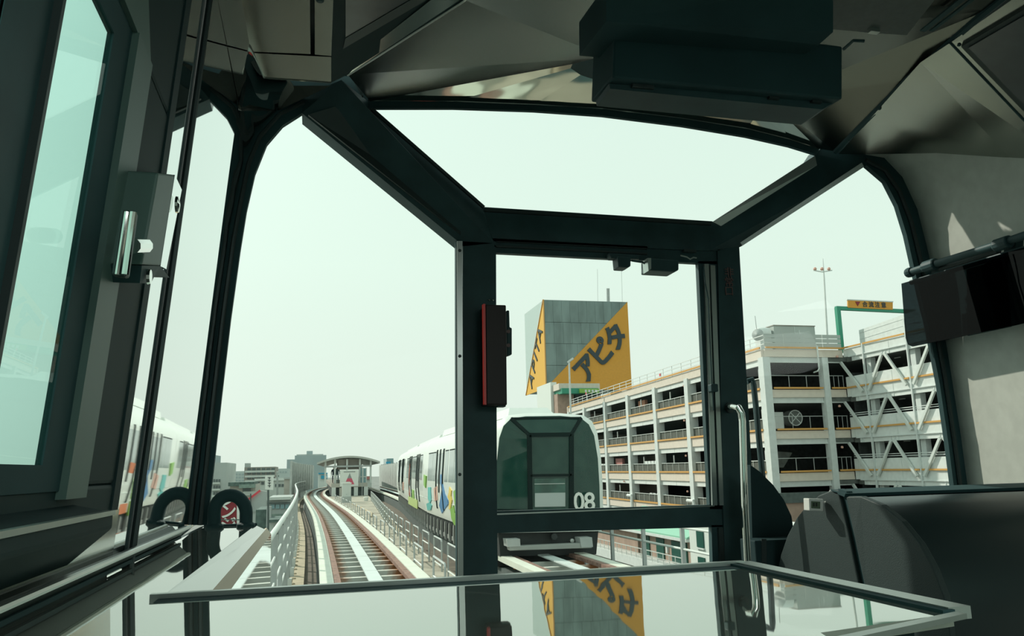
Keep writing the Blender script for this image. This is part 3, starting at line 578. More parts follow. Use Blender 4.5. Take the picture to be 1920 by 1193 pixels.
part('grey_bar', MB().tube([RW(1764, 504, vo + .03), RW(1872, 470, vo + .03)], .013, 8), 'gunmetal', sv)
part('visor_sheet', MB().prism([RW(x, y, vo) for x, y in ((1690, 532), (1990, 443), (1990, 590), (1895, 612), (1710, 650), (1702, 646), (1698, 634))], (.006, 0, 0)), 'visorglass', sv, label='smoked translucent sheet')
part('dark_backing', MB().prism([RW(x, y, vo + .02) for x, y in ((1812, 505), (1886, 484), (1894, 613), (1814, 630))], (.006, 0, 0)), 'rubber', sv)
# hanging display housing under the ceiling
dp = thing('display_unit', 'large matt black display housing hanging from the cabin ceiling', 'display', (1.1, 1.9, 3.3))
fz = PY([(1152, 31), (1580, 86), (1580, 186), (1148, 146)], 1.72)
part('housing', MB().prism(fz, (0, .16, .01)), 'rubber', dp, bevel=.006)
part('side_panel', MB().prism([fz[0], fz[3], aY(1125, 146, 1.82), aY(1125, 52, 1.82), ], (.006, .003, 0)), 'black', dp)
part('upper_housing', MB().prism([aY(1137, -30, 1.58), aY(1562, -30, 1.58), aY(1562, 60, 1.62), aY(1535, 84, 1.66), aY(1137, 40, 1.62)], (0, .2, .02)), 'rubber', dp)
part('lower_rail', MB().prism([p + np.array([0, .03, 0]) for p in PY([(1150, 146), (1360, 163), (1578, 182), (1555, 196), (1350, 176), (1152, 156)], 1.72)], (0, .10, 0)), 'black', dp)
for x in (1195, 1215, 1450, 1530): part('lower_clip', MB().box(aY(x, 154 + (x - 1150) * .086 + 3, 1.745), (.03, .012, .012)), 'gunmetal', dp)
# lock box with lever handle beside the left window
lb = thing('lock_box', 'grey green lock box with a chrome pull handle beside the left side window', 'lock', LW(290, 500, .03))
bx = [LW(297, 324, .05), LW(328, 328, .05), LW(301, 499, .05), LW(266, 497, .05)]
part('case', MB().prism(bx, (-.048, 0, 0)), 'greypaint', lb, bevel=.003)
part('side_plate', MB().prism([LW(328, 328, .03), LW(341, 356, .03), LW(312, 505, .03), LW(301, 499, .03)], (-.03, 0, 0)), 'mirror', lb)
part('bottom_flange', MB().prism([LW(266, 498, .05), LW(301, 499, .05), LW(318, 521, .045), LW(290, 517, .045), LW(283, 532, .045), LW(262, 531, .045)], (-.05, 0, 0)), 'black', lb)
part('pull_bar', MB().beam(LW(243, 397, .06), LW(226, 520, .06), .018, .016, (1, 0, 0)), 'gunmetal', lb, bevel=.003)
part('pull_bar_edge', MB().tube([LW(250, 398, .066), LW(234, 515, .066)], .004, 8), 'chrome', lb)
part('pull_bar_edge', MB().tube([LW(238, 398, .066), LW(220, 515, .066)], .003, 8), 'chrome', lb)
part('spindle', MB().tube([LW(248, 461, .055), LW(272, 461, .055)], .010, 10), 'chrome', lb)
part('screw', MB().lathe(LW(330, 384, .034), [(.014, 0), (.013, .004), (.004, .006)], 14, (1, 0, 0)), 'chrome', lb)
part('screw', MB().lathe(LW(277, 519, .05), [(.011, 0), (.010, .004)], 12, (1, 0, 0)), 'chrome', lb)
# windscreen wiper outside the right pane
wi = thing('windscreen_wiper', 'black windscreen wiper upright outside the right front pane', 'wiper', aY(1424, 890, 2.86))
part('blade', MB().tube(PY([(1412, 714), (1418, 760), (1422, 820), (1430, 895), (1440, 960)], 2.86), .009, 8), 'black', wi)
part('arm', MB().tube(PY([(1400, 716), (1410, 712), (1413, 722), (1417, 760), (1436, 960)], 2.88), .012, 8), 'black', wi)

# ================================================================== GUIDEWAYS
def interp(tab):
    ys = [a for a, b in tab]; vs = [b for a, b in tab]
    # smooth curve through the table (cubic Hermite)
    def f(y):
        if y <= ys[0]: return vs[0]
        if y >= ys[-1]: return vs[-1] + (vs[-1] - vs[-2]) / (ys[-1] - ys[-2]) * (y - ys[-1])
        i = max(k for k in range(len(ys)) if ys[k] <= y); i = min(i, len(ys) - 2)
        h = ys[i + 1] - ys[i]; t = (y - ys[i]) / h
        def sl(k):
            a = max(k - 1, 0); b = min(k + 1, len(ys) - 1); return (vs[b] - vs[a]) / (ys[b] - ys[a])
        m0, m1 = sl(i) * h, sl(i + 1) * h
        return (2 * t**3 - 3 * t**2 + 1) * vs[i] + (t**3 - 2 * t**2 + t) * m0 + (-2 * t**3 + 3 * t**2) * vs[i + 1] + (t**3 - t**2) * m1
    return f
own_x = interp([(0, 1.18), (20, 1.18), (30, 1.12), (43, .93), (60, .48), (77, .05), (92, -.02), (108, .45), (130, 1.9), (160, 5.0)])
own_z = interp([(0, 0), (45, 0), (80, -.10), (150, -.3)])
opp_x = interp([(0, 5.46), (22, 5.46), (33, 5.62), (47, 6.35), (61, 7.1), (80, 7.5), (105, 7.75), (140, 8.3)])
opp_z = interp([(0, 0), (150, 0)])
def cen(fx, fz):
    def g(y):
        dx = (fx(y + .5) - fx(y - .5)); n = math.hypot(1, dx); return fx(y), y, fz(y), 1 / n, -dx / n
    return g
own, opp = cen(own_x, own_z), cen(opp_x, opp_z)
fr = lambda a, b, s: [a + (b - a) * i / max(1, round((b - a) / s)) for i in range(max(1, round((b - a) / s)) + 1)]
me_sleeper = MB().box((0, 0, 0), (1.72, .17, .13)).mesh('sleeper', 'sleeper')
def guideway(label, g, y0, y1, sl_rng, plates):
    t = thing('guideway', label, 'track', (g(y0)[0], y0, -1.2))
    Y = fr(y0, y1, 1.5)
    for a, b in ((-1.06, -.80), (.80, 1.06)):
        part('running_slab', MB().sweep(g, a, b, -.13, 0, Y), 'slab', t)
    for a, b in ((-.79, -.66), (.66, .79)):
        part('rail', MB().sweep(g, a, b, -.10, -.015, Y), 'rust', t, label='rusty guide rail')
    for a, b in ((-1.0, -.72), (.72, 1.0)):
        part('girder', MB().sweep(g, a, b, -1.5, -.30, Y), 'dark', t)
    y = sl_rng[0]
    while y < sl_rng[1]:
        x, yy, z, nx, ny = g(y); inst('sleeper', me_sleeper, t, (x, y, z - .19), math.atan2(ny, nx)); y += 1.0
    y = plates[0]
    while y < plates[1]:
        part('reaction_plate', MB().sweep(g, -.135, .135, -.03, .0, fr(y, y + 2.97, 1.5)), 'plate', t); y += 3.0
    part('track_bed', MB().sweep(g, -.70, .70, -1.0, -.9, Y), 'dark', t)
    return t
guideway('maglev guideway curving ahead to the left of the station platform', own, 4, 150, (10, 105), (9, 120))
guideway('guideway under the oncoming parked train on the right', opp, 4, 112, (12, 24), (9, 24))
gwfar = bpy.data.objects['guideway.001']
for y in np.arange(62, 100, 3.0): part('reaction_plate', MB().sweep(opp, -.135, .135, -.03, 0, fr(y, y + 2.97, 1.5)), 'plate', gwfar)
# walkway left of the track with its trough and brackets
wk = thing('walkway', 'brown maintenance walkway with a tan cable trough beside the left railing', 'walkway', (0, 20, -1))
part('deck', MB().sweep(own, -2.0, -1.08, -1.0, -.9, fr(6, 110, 2)), 'brown', wk)
part('cable_trough', MB().sweep(own, -1.72, -1.42, -.9, -.78, fr(8, 110, 2)), 'tan', wk)
part('edge_kerb', MB().sweep(own, -2.12, -1.98, -1.1, -.72, fr(6, 110, 2)), 'galv', wk)
part('edge_kerb', MB().sweep(own, -1.90, -1.84, -.9, -.80, fr(6, 110, 2)), 'galv', wk)
me_lug = MB().lathe((0, 0, 0), [(.12, 0), (.12, .10), (.09, .15), (.03, .17)], 10).mesh('trough_lug', 'tan')
for k in range(34):
    y = 16 + k * 1.1; x, yy, z, nx, ny = own(y); inst('trough_lug', me_lug, wk, (x - 1.74 * nx, y - 1.74 * ny, z - .9))
# left railing: posts and rails
lr = thing('railing', 'grey steel railing with flat posts along the left edge of the curving track', 'railing', (-.7, 12, -.9))
me_post = MB().box((0, 0, .98), (.085, .12, 2.0)).mesh('post', 'galv'); me_base = MB().box((0, 0, 0), (.10, .22, .34)).mesh('post_base', 'galvw')
OFFR = -1.82
y = 11.9
while y < 110:
    x, yy, z, nx, ny = own(y); rz = math.atan2(ny, nx)
    inst('post', me_post, lr, (x + OFFR * nx, y + OFFR * ny, z - .9), rz); inst('post_base', me_base, lr, (x + (OFFR + .06) * nx, y + OFFR * ny, z - .72), rz); y += 2.5
def railpath(g, o, h, Y): return [(g(y)[0] + o * g(y)[3], y, g(y)[2] + h) for y in Y]
part('top_rail', MB().tube(railpath(own, OFFR, 1.16, fr(11.6, 110, 2)), .05, 10), 'galvw', lr, smooth=True)
for h in (.30, .72, -.12): part('mid_rail', MB().tube(railpath(own, OFFR, h, fr(11.6, 110, 2)), .020, 8), 'galvw', lr, smooth=True)
# deck between the tracks
rowb = interp([(0, 3.0), (18, 3.0), (30, 3.0), (40, 3.3), (50, 3.75), (68, 4.5), (90, 5.2)])
dkY = fr(5, 84, 2)
dk = struct('floor_between_tracks', MB().loft([(own_x(y) + 1.10, y, -.32) for y in dkY], [(rowb(y) + .22, y, -.32) for y in dkY], (0, 0, -.4)), 'conc_dk')
for y in fr(22, 78, 5): part('joint', MB().beam((own_x(y) + 1.14, y, -.317), (rowb(y) + .2, y, -.317), .05, .01), 'brown', dk)
part('cable', MB().tube([(2.9, 44, -.30), (3.2, 48, -.30), (3.0, 56, -.30), (2.7, 62, -.30)], .06, 6), 'tan', dk)
struct('floor_trough', MB().loft([(rowb(y) + .22, y, -.85) for y in dkY], [(opp_x(y) - 1.0, y, -.85) for y in dkY], (0, 0, -.3)), 'brown')
part('cable_tray', MB().loft([(rowb(y) + .55, y, -.70) for y in dkY], [(rowb(y) + .72, y, -.70) for y in dkY], (0, 0, -.1)), 'tan', bpy.data.objects['floor_trough'])
# inverted-U handrail frames: low row by our slab, tall row by the other track
def uframe(L, H, mids, r):
    m_ = MB().tube([(0, 0, 0), (0, 0, H - .04), (0, .04, H), (0, L - .04, H), (0, L, H - .04), (0, L, 0)], r, 6)
    parts = [m_.mesh('hoop', 'galv')]
    for h in mids: parts.append(MB().tube([(0, 0, h), (0, L, h)], r * .85, 6).mesh('cross_rail', 'galvw'))
    return parts
low = uframe(1.5, .72, (.34,), .022); tall = uframe(1.25, .78, (.50, .16), .022)
def place(kind, parts, y, x, z, dx, lab, grp):
    t = thing(kind, lab, 'handrail', (x, y, z), grp)
    for k, me in enumerate(parts): inst('hoop' if k == 0 else 'cross_rail', me, t, (x, y, z), -math.atan(dx))
ORD = ['nearest', 'second nearest', 'third nearest', 'fourth nearest', 'fifth nearest', 'sixth nearest', 'seventh nearest', 'eighth nearest']
for k in range(16):
    y = 14.9 + k * 3.2
    lab = ORD[k] + ' low steel hoop handrail on the right side of the running slab ahead' if k < 8 else 'tiny distant low hoop handrail along the slab towards the station'
    place('low_handrail', low, y, own_x(y) + 1.13, own_z(y) - .32, (own_x(y + 1) - own_x(y)), lab, 'low hoop handrails along our track')
for k in range(24):
    y = 17.6 + k * 2.2
    lab = ORD[k] + ' tall steel hoop handrail in the row beside the parked train' if k < 8 else 'tiny distant tall hoop handrail in the row towards the station'
    place('tall_handrail', tall, y, rowb(y), -.36, (rowb(y + 1) - rowb(y)), lab, 'hoop handrails beside the parked train')
# viaduct edge railing right of the other track
rr = thing('railing', 'grey pipe railing on the right edge of the viaduct beyond the parked train', 'railing', (7.5, 18, -1))
for y in (12.0, 13.9, 15.95, 18.05, 20.15, 22.3, 24.5): part('post', MB().bb((7.46, y - .04, -1.0), (7.54, y + .04, .95)), 'galv', rr)
for h in (.34, .78): part('rail', MB().tube([(7.5, y, h) for y in (10, 18, 26)], .026, 8), 'galvw', rr)
part('walk_edge', MB().bb((6.75, 8, -1.15), (7.6, 60, -.98)), 'dark', rr)

# ================================================================== THE PARKED TRAIN
tn = thing('train', 'white maglev train with painted leaves facing us on the right track', 'train', (5.5, 19.2, 0))
PROF = [(-1.20, .42), (-1.27, .8), (-1.31, 1.3), (-1.30, 1.9), (-1.24, 2.75), (-1.16, 3.0), (-1.0, 3.22), (-.75, 3.36), (0, 3.44)]
PROF = PROF + [(-x, z) for x, z in PROF[-2::-1]]
SIDE = [((4.17, 19.75), (4.27, 33.0)), ((4.31, 33.35), (4.99, 46.8)), ((5.03, 47.15), (5.86, 60.7))]
def carframe(i):
    a, b = np.array(SIDE[i][0]), np.array(SIDE[i][1]); d = _n(b - a); n = np.array([d[1], -d[0]]); return a + n * 1.31, d, n, float(np.linalg.norm(b - a))
def cp(i, u, v, z):
    """car-local (u along, v across, z) -> world"""
    o, d, n, L = carframe(i); p = o + d * u + n * v; return np.array([p[0], p[1], z])
def sidev(z):    # left flank (towards our track)
    zs = [q[1] for q in PROF[:9]]; xs = [q[0] for q in PROF[:9]]; return float(np.interp(z, zs, xs))
def sidepoly(i, pts, outp=.006, t=.02):
    """rectangle on the car side (u0..u1, z0..z1) bent to the body's section"""
    u0, u1 = pts[0][0], pts[1][0]; z0, z1 = pts[0][1], pts[2][1]
    zs = sorted({z0, z1, *[q[1] for q in PROF[:9] if z0 < q[1] < z1]})
    return MB().loft([cp(i, u0, sidev(z) - outp, z) for z in zs], [cp(i, u1, sidev(z) - outp, z) for z in zs], cp(i, 0, t, 0) - cp(i, 0, 0, 0))
for i in range(3):
    o, d, n, L = carframe(i)
    rings = [[cp(i, u, x * s, (z - 1.9) * s + 1.9) for x, z in PROF] for u, s in ((0, .985), (.12, 1), (L - .12, 1), (L, .985))]
    mb = MB()
    for a, b in zip(rings[:-1], rings[1:]): mb.loft(a, b)
    mb.add(rings[0], [tuple(range(len(PROF)))]); mb.add(rings[-1], [tuple(range(len(PROF)))])
    body = part('car_body', mb, 'body', tn, smooth=True)
    part('roof_fairing', MB().prism([cp(i, .5, -.66, 3.40), cp(i, .9, -.52, 3.66), cp(i, .9, .52, 3.66), cp(i, .5, .66, 3.40)], cp(i, L - 1.4, 0, 0) - cp(i, 0, 0, 0)) if i == 0 else
         MB().prism([cp(i, .8, -.6, 3.38), cp(i, .8, -.5, 3.55), cp(i, .8, .5, 3.55), cp(i, .8, .6, 3.38)], cp(i, L - 1.6, 0, 0) - cp(i, 0, 0, 0)), 'body', tn)
    # side: windows in pairs, doors with dark seals
    k = L / 13.3
    for wu0, wu1 in ((.9, 2.3), (4.4, 5.55), (5.62, 6.65), (6.85, 7.55), (9.9, 10.6), (10.7, 12.0)):
        part('window', sidepoly(i, [(wu0 * k, 1.68), (wu1 * k, 1.68), (wu1 * k, 2.70), (wu0 * k, 2.70)]), 'twin', tn)
        part('window_top_seal', sidepoly(i, [(wu0 * k, 2.70), (wu1 * k, 2.70), (wu1 * k, 2.74), (wu0 * k, 2.74)], .008), 'tframe', tn)
    for du in (2.6, 7.9):
        for e in (0, .8):
            lf = part('door_leaf', sidepoly(i, [((du + e + .02) * k, .75), ((du + e + .78) * k, .75), ((du + e + .78) * k, 2.78), ((du + e + .02) * k, 2.78)], .004), 'body', tn)
            part('door_window', sidepoly(i, [((du + e + .14) * k, 1.6), ((du + e + .68) * k, 1.6), ((du + e + .68) * k, 2.66), ((du + e + .14) * k, 2.66)], .008), 'twin', lf)
        for e, h0 in ((-.04, .72), (.78, 1.3), (1.58, .72)):
            part('door_seal', sidepoly(i, [((du + e) * k, h0), ((du + e + .09) * k, h0), ((du + e + .09) * k, 2.80), ((du + e) * k, 2.80)], .035, .05), 'tframe', tn)
    part('waist_line', sidepoly(i, [(.1, .98), (L - .1, .98), (L - .1, 1.0), (.1, 1.0)], .012), 'galvw', tn)
    # undercarriage modules and the levitation brackets along the side
    part('undercarriage', MB().prism([cp(i, .1, -1.12, -.28), cp(i, .1, 1.12, -.28), cp(i, .1, 1.12, .44), cp(i, .1, -1.12, .44)], cp(i, L - .2, 0, 0) - cp(i, 0, 0, 0)), 'under', tn)
    for j in range(14):
        u = .55 + j * .94
        pts = [(u, .36), (u + .16, .30), (u + .20, .02), (u + .12, -.22), (u, -.26), (u + .06, -.02)]
        part('module_bracket', MB().prism([cp(i, a, -1.16, z) for a, z in pts], cp(i, 0, -.05, 0) - cp(i, 0, 0, 0)), 'bracket', tn)
        part('module_bracket', MB().prism([cp(i, u + .3, -1.14, -.05), cp(i, u + .62, -1.14, -.05), cp(i, u + .62, -1.14, -.18), cp(i, u + .3, -1.14, -.18)], cp(i, 0, -.04, 0) - cp(i, 0, 0, 0)), 'bracket', tn)
    if i < 2:
        part('gangway', MB().prism([cp(i, L - .05, x * .93, (z - 1.9) * .93 + 1.9) for x, z in PROF], cp(i, .5, 0, 0) - cp(i, 0, 0, 0)), 'under', tn)
# painted livery: leaves, blossoms, bands (pixel shapes dropped on the car sides)
def onside(i, px, py):
    o, d, n, L = carframe(i); zz = 1.5
    for _ in range(4):
        p0 = cp(i, 0, sidev(zz) - .011, 0); q = aP(px, py, p0, (n[0], n[1], 0)); zz = float(np.clip(q[2], .42, 3.2))
    return q
def livery(i, pts, mt, outp=0):
    o, d, n, L = carframe(i); P = [onside(i, *p) - np.array([n[0], n[1], 0]) * outp for p in pts]
    part('painted_motif', MB().prism([p - np.array([n[0], n[1], 0]) * .018 for p in P], np.array([n[0], n[1], 0]) * .05), mt, tn)
livery(0, [(826, 890), (829, 890), (830, 908), (834, 925), (840, 938), (841, 945), (829, 963), (824, 948), (827, 932), (829, 918), (826, 906)], 'l_blue')
livery(0, [(843, 913), (847, 920), (846, 930), (848, 938), (845, 955), (842, 955), (843, 940), (840, 932), (842, 925)], 'l_yellow')
livery(0, [(851, 922), (855, 918), (860, 930), (860, 960), (857, 962), (853, 945)], 'l_green')
livery(0, [(845, 955), (851, 948), (853, 962), (860, 965), (860, 990), (852, 984), (847, 972)], 'l_green')
livery(0, [(803, 914), (808, 914), (809, 938), (806, 945), (803, 935)], 'l_teal')
livery(0, [(800, 945), (806, 942), (810, 948), (808, 957), (802, 957)], 'l_teal')
livery(0, [(814, 916), (820, 912), (821, 938), (815, 940)], 'l_pink')
livery(0, [(862, 900), (872, 898), (874, 990), (864, 985)], 'l_orange'); livery(0, [(880, 905), (896, 900), (902, 960), (884, 985)], 'l_orange'); livery(0, [(910, 920), (918, 915), (922, 1000), (908, 1000)], 'l_green')
livery(1, [(766, 931), (783, 938), (783, 955), (766, 945)], 'l_lime')
livery(1, [(767, 890), (769, 870), (769, 930), (767, 928)], 'l_red')
livery(1, [(773, 918), (776, 920), (777, 936), (773, 935)], 'l_green')
livery(1, [(795, 890), (799, 893), (798, 915), (795, 910)], 'l_green')
livery(2, [(755, 904), (757, 905), (757, 920), (755, 919)], 'l_pink')
# train front: faceted dark glass in a white ring, dark frame bars, number, bumper
YF = 19.12
ring_o = [(926, 962), (925, 870), (931, 812), (940, 790), (954, 779), (985, 775), (1050, 775), (1094, 779), (1110, 790), (1120, 812), (1127, 860), (1130, 910), (1131, 960)]
ring_i = [(932, 957), (931, 870), (936, 822), (944, 799), (958, 785), (985, 781), (1050, 780), (1089, 784), (1104, 796), (1114, 817), (1121, 860), (1124, 910), (1125, 955)]
po = PY(ring_o, 19.45); pi = PY(ring_i, 19.32); pb = [cp(0, .12, (k[0] * -1 if 0 else 0), 2) for k in ring_o]
part('front_ring', MB().loft(po, pi, (0, .35, 0)), 'body', tn, smooth=True)
nodes = PY([(992, 816), (1071, 815)], YF); nb = PY([(994, 957), (1071, 955)], YF)
part('front_pane', MB().prism([nodes[0], nodes[1], nb[1], nb[0]], (0, .03, 0)), 'tglass', tn, label='dark glazed middle door')
sl_ = MB().loft(pi[0:5], [nb[0], nb[0] * .6 + nodes[0] * .4, nodes[0] * .8 + nb[0] * .2, nodes[0] * .95 + nb[0] * .05, nodes[0]])
part('front_pane', sl_, 'tglass', tn)
part('front_pane', MB().loft(pi[4:8], [nodes[0], nodes[0] * .66 + nodes[1] * .34, nodes[0] * .34 + nodes[1] * .66, nodes[1]]), 'tglass', tn)
part('front_pane', MB().loft(pi[7:], [nodes[1], nodes[1] * .95 + nb[1] * .05, nodes[1] * .8 + nb[1] * .2, nodes[1] * .6 + nb[1] * .4, nodes[1] * .3 + nb[1] * .7, nb[1]]), 'tglass', tn)
fb = lambda a, b, w: part('front_frame', MB().beam(a - np.array([0, .02, 0]), b - np.array([0, .02, 0]), w, .05, (0, -1, 0)), 'tframe', tn)
fb(nodes[0], nb[0], .11); fb(nodes[1], nb[1], .11); fb(nodes[0], nodes[1], .10); fb(nodes[0], pi[4], .08); fb(nodes[1], pi[7], .08)
fb(aY(994, 892, YF), aY(1071, 891, YF), .06); fb(pi[0], aY(994, 958, YF), .06); fb(nb[1], pi[-1], .06); fb(pi[4], pi[7], .05)
part('lower_door_pane', MB().prism(PY([(1002, 898), (1060, 897), (1060, 950), (1002, 951)], YF - .012), (0, .01, 0)), 'tdeep', tn)
part('inner_rail', MB().beam(aY(1002, 908, YF - .02), aY(1059, 907, YF - .02), .012, .012), 'galvw', tn)
part('inner_seat', MB().prism(PY([(1003, 925), (1060, 924), (1060, 950), (1003, 951)], YF - .016), (0, .006, 0)), 'twin', tn, label='pale panel seen through the lower door pane')
for x0, s_ in ((1088, '0'), (1108, '8')): text('car_number', s_, .62, 'white', aY(x0, 943, 19.02) + np.array([0, .10, 0]), (1, .10, 0), (0, 0, 1), tn, .01, bold=.008)
part('front_skirt', MB().prism(PY([(928, 960), (1131, 957), (1128, 996), (930, 1000)], 19.3), (0, .6, 0)), 'body', tn)
part('front_underframe', MB().prism(PY([(934, 998), (1122, 994), (1118, 1040), (938, 1044)], 19.5), (0, .7, 0)), 'under', tn)
part('bumper_bar', MB().prism(PY([(954, 1025), (1110, 1018), (1110, 1028), (956, 1033)], 19.0), (0, .25, 0)), 'bracket', tn, bevel=.01)
part('bumper_block', MB().prism(PY([(950, 1012), (975, 1011), (976, 1025), (952, 1026)], 18.98), (0, .4, 0)), 'galv', tn)
part('bumper_block', MB().prism(PY([(1087, 1009), (1110, 1008), (1112, 1026), (1090, 1027)], 18.98), (0, .4, 0)), 'galv', tn)
part('front_lamp', MB().lathe(aY(1072, 1014, 19.45), [(.05, 0), (.05, .06), (.02, .07)], 10, (0, -1, 0)), 'galvw', tn)
part('coupler', MB().lathe(aY(1037, 1006, 19.45), [(.08, 0), (.08, .12)], 12, (0, -1, 0)), 'under', tn)

# ================================================================== CAR PARK
GX0, GY0, GX1, GY1 = 33.85, 55.35, 36.9, 114.8
gd = _n(np.array([GX1 - GX0, GY1 - GY0])); gnv = np.array([-gd[1], gd[0]])          # gnv points to the tracks
LV = [10.85, 7.68, 4.5, 1.3, -1.9, -5.1]                                            # orange pipe heights
gar = thing('car_park', 'cream and white multi storey car park with orange guard pipes on every floor', 'building', (GX0, GY0, -8))
def gp(y, o, z):
    t = (y - GY0) / gd[1]; return np.array([GX0 + gd[0] * t + gnv[0] * o, GY0 + gd[1] * t + gnv[1] * o, z])
COLY = [55.35, 62.6, 70.15, 78.8, 87.6, 96.6, 106.2, 114.6]
for z in LV:
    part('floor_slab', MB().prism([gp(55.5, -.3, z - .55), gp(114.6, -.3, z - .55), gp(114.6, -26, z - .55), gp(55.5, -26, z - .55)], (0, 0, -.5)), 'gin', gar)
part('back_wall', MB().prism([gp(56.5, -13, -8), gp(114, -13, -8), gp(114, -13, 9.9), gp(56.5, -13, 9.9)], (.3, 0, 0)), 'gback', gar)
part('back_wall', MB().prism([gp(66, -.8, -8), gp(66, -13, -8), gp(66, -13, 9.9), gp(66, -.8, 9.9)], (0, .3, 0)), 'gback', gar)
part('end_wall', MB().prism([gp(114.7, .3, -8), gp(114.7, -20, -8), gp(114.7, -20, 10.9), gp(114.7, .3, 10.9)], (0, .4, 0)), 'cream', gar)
for y in COLY[1:]:
    part('column', MB().prism([gp(y - .42, .34, -8), gp(y + .42, .34, -8), gp(y + .42, -.55, -8), gp(y - .42, -.55, -8)], (0, 0, 18.1)), 'gcol', gar)
part('corner_column', MB().prism([gp(55.0, .30, -8), gp(55.8, .30, -8), gp(55.8, -.30, -8), gp(55.0, -.30, -8)], (0, 0, 18.1)), 'gcol', gar)
for li, z in enumerate(LV[:5]):
    for a, b in zip(COLY[:-1], COLY[1:]):
        a2, b2 = a + .42, b - .42
        part('spandrel', MB().prism([gp(a, .22, z - .12), gp(b, .22, z - .12), gp(b, .22, z - .86), gp(a, .22, z - .86)], np.append(-gnv * .2, 0)), 'cream', gar)
        md = (a2 + b2) / 2
        for c0, c1 in ((a2, md - .03), (md + .03, b2)):
            part('beam_panel', MB().prism([gp(c0, .08, z - .86), gp(c1, .08, z - .86), gp(c1, .08, z - 1.32), gp(c0, .08, z - 1.32)], np.append(-gnv * .15, 0)), 'gwhite', gar)
        part('guard_pipe', MB().beam(gp(a2 if li else a, .30, z), gp(b2 if li else b, .30, z), .12, .16), 'orange', gar)
        if li:
            rl = MB(); rl.beam(gp(a2, .05, z + .86), gp(b2, .05, z + .86), .05, .06)
            for q in range(6): yy = a2 + (b2 - a2) * q / 5; rl.beam(gp(yy, .05, z), gp(yy, .05, z + .86), .03, .03)
            part('balustrade', rl, 'galvw', gar)
            part('mesh_panel', MB().prism([gp(a2, -.02, z + .05), gp(b2, -.02, z + .05), gp(b2, -.02, z + .80), gp(a2, -.02, z + .80)], np.append(-gnv * .03, 0)), 'netgrey', gar)
            part('drain_pipe', MB().beam(gp(a2 + .9, -.2, z - .4), gp(a2 + .9, -.2, z + 1.65), .10, .10), 'galvw', gar)
            if (li + int(a)) % 2: part('drain_pipe', MB().beam(gp(a2 + (b2 - a2) * .62, -.2, z - .4), gp(a2 + (b2 - a2) * .62, -.2, z + 1.65), .10, .10), 'galvw', gar)
# roof parapet rail along the long side
rl = MB()
for h in (.35, .7, 1.05): rl.beam(gp(55.4, -.2, LV[0] + h), gp(114.6, -.2, LV[0] + h), .05, .06)
y = 55.4
while y < 114.6: rl.beam(gp(y, -.2, LV[0]), gp(y, -.2, LV[0] + 1.05), .05, .06); y += 2.4
part('roof_railing', rl, 'gwhite', gar)
# interior bits seen through the openings
part('stair_wall', MB().prism([gp(84.0, -.6, LV[1] - .5), gp(86.2, -.6, LV[1] - .5), gp(86.2, -.6, LV[1] + 1.6), gp(84.0, -.6, LV[1] + 1.6)], np.append(-gnv * .3, 0)), 'brick', gar)
part('stair_wall', MB().prism([gp(93.0, -.6, LV[3] - .5), gp(95.6, -.6, LV[3] - .5), gp(95.6, -.6, LV[3] + 1.6), gp(93.0, -.6, LV[3] + 1.6)], np.append(-gnv * .3, 0)), 'pinkw', gar)
for y in (81.0, 82.0, 83.0, 80.0): part('white_screen', MB().prism([gp(y, -.15, LV[3] + .1), gp(y + .85, -.15, LV[3] + .1), gp(y + .85, -.15, LV[3] + 1.15), gp(y, -.15, LV[3] + 1.15)], np.append(-gnv * .05, 0)), 'gwhite', gar)
for y in (97.4, 98.4, 99.4): part('white_screen', MB().prism([gp(y, -.15, LV[3] + .1), gp(y + .85, -.15, LV[3] + .1), gp(y + .85, -.15, LV[3] + 1.0), gp(y, -.15, LV[3] + 1.0)], np.append(-gnv * .05, 0)), 'gwhite', gar)
for y in (78.0, 79.9, 81.0, 82.0): part('white_screen', MB().prism([gp(y, -.15, LV[4] + .1), gp(y + .8, -.15, LV[4] + .1), gp(y + .8, -.15, LV[4] + .95), gp(y, -.15, LV[4] + .95)], np.append(-gnv * .05, 0)), 'gwhite', gar)
for y in (87.0, 69.6): part('bent_pipe', MB().tube([gp(y + 1.4, .5, -1.35), gp(y, .5, -1.35), gp(y - .1, .5, -1.6), gp(y - .1, .5, -7)], .16, 8), 'gwhite', gar)
# corner face: looks at us
FX = [33.85, 38.98, 40.75]
yb = 55.2
part('corner_face_column', MB().bb((38.75, yb - .22, -8), (39.27, yb + .4, 10.1)), 'gcol', gar)
for li, z in enumerate(LV[:5]):
    for a, b in zip(FX[:-1], FX[1:]):
        part('spandrel', MB().bb((a, yb - .1, z - .12), (b, yb + .15, z - .72)), 'cream', gar)
        part('beam_panel', MB().bb((a + .3, yb + .05, z - .72), (b, yb + .25, z - 1.15)), 'gcol', gar)
        part('guard_pipe', MB().beam((a + (.45 if li else 0), yb - .2, z), (b - (.35 if b < 40 and li else 0), yb - .2, z), .10, .13), 'orange', gar)
        if li:
            rl = MB(); rl.beam((a + .4, yb + .1, z + 1.0), (b, yb + .1, z + 1.0), .04, .05)
            for q in range(4 if b < 40 else 4): xx = a + .45 + (b - a - .5) * q / 3; rl.beam((xx, yb + .1, z), (xx, yb + .1, z + 1.0), .035, .04)
            part('balustrade', rl, 'galv', gar)
rl = MB()
for k in range(4): rl.add(MB().bb((GX0 + .1 + k * 1.75, yb + .05, LV[0] + .08), (GX0 + 1.78 + k * 1.75, yb + .1, LV[0] + .40)).v, [(0, 1, 2, 3), (0, 1, 5, 4), (4, 5, 6, 7)])
